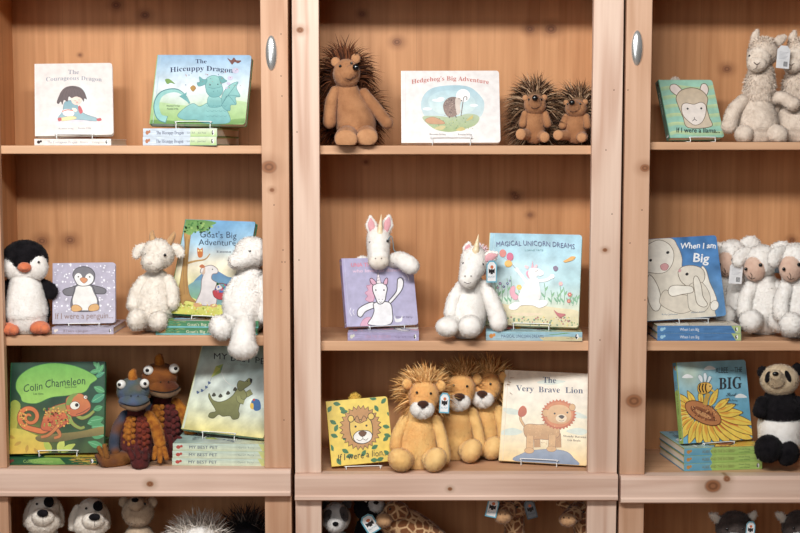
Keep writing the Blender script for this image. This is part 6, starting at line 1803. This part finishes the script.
t.part('body', gir, [t.T([(392, 520, 2, 15), (408, 526, 0, 17), (428, 540, 0, 17), (446, 556, 2, 16)], seg=22)], SH)
t.part('rump', gir, [t.T([(446, 556, 2, 16), (452, 574, 2, 20), (450, 586, 0, 20)], seg=20)], SH)
hd = t.part('head', gir, [t.E(396, 511, -9, 13, 11, 10)], SH)
t.part('muzzle', gtan, [t.E(384, 520, -18, 8, 7, 7)], SH, hd); t.eye(390, 509, -19, 1.2, parent=hd)
t.part('leg', gir, [t.T([(410, 532, -12, 6), (400, 552, -16, 6.5), (396, 580, -16, 7)])], SH); t.part('leg', gir, [t.T([(436, 548, -12, 6), (426, 566, -18, 6.5), (420, 586, -20, 7)])], SH)
t.part('hoof', gtan, [t.E(396, 591, -17, 8, 8, 7)], SH); t.part('hoof', gtan, [t.E(420, 593, -22, 8, 8, 6)], SH)

gd = plush('dark_grey_plush', (96, 84, 80), (64, 56, 54), 30)
def mole():
    t = Toy('soft_toy', 735, .12, SZ[('R', 3)], 'dark grey soft toy with pale ears and a blue tag under the right ledge', 'soft toy', 'dark grey soft toys with pale ears')
    t.part('body', gd, [t.T([(735, 550, 2, 16), (735, 570, 1, 22), (735, 588, 0, 22)], seg=22)], SH)
    hd = t.part('head', gd, [t.E(735, 528, -3, 19, 15, 17)], SHL)
    t.part('muzzle', gpl, [t.E(734, 538, -15, 9, 7, 7)], SH, hd); t.part('nose', blk, [t.E(734, 535, -22, 3, 2, 2)], VEL, hd)
    t.eye(727, 529, -17, 1.4, parent=hd); t.eye(743, 529, -17, 1.4, parent=hd)
    t.part('ear', crm, [t.T([(719, 522, -2, 3, 2), (715, 517, -3, 4, 2.5), (711, 514.5, -3, 2, 1.5)])], SHL, hd); t.part('ear', crm, [t.T([(749, 521, -4, 3, 2), (752, 516.5, -4, 4, 2.5), (755, 513, -4, 2.4, 1.8)])], SHL, hd)
    for sx in (-1, 1):
        t.part('arm', gd, [t.T([(735 + sx * 14, 552, -3, 6.5), (735 + sx * 20, 570, -9, 7)])], SH); t.part('leg', gd, [t.T([(735 + sx * 10, 590, -6, 10), (735 + sx * 15, 593, -24, 10)])], SH)
    return t
t = mole()
c = copy_tree(t.root)
t.hang_tag(750.5, 530, -22, 9, 18, 4, 0, label='blue edged white card tag')
c.location = (P(802, 540, .12).x, .12, t.z); c['label'] = 'dark grey soft toy with pale ears at the right edge under the ledge'; c.scale = (1.0, 1, 1.01)

# fluffy tails sewn to the backs of two board books, showing above their top edge
def book_tail(key, x, z, cols, rad):
    b = BOOKS[key]
    V, Fc = ell(x, b['t'] + rad * .7, z, rad, rad * .8, rad)
    v2, f2, n2 = strands(V, Fc, 900, rad * .9, .0011, RNG, comb=(0, 0, .2), chaos=.6, segs=2, droop=.2)
    C = np.array([lin(c) for c in cols])
    cc = np.vstack([np.tile(C[0], (len(V), 1)), np.repeat(C[RNG.integers(len(C), size=len(v2) // 5)], 5, axis=0)])
    N, _, _ = vnormals(V, Fc)
    mesh_obj('fluffy_tail', np.vstack([V, v2]), list(Fc) + [tuple(i + len(V) for i in f) for f in f2], FUR, b['root'], normals=np.vstack([N, n2]), cols=cc)
book_tail('lion', .080, .179, [(232, 196, 96), (216, 176, 76)], .012)
book_tail('llama', .062, .180, [(226, 214, 200), (240, 230, 220)], .010)
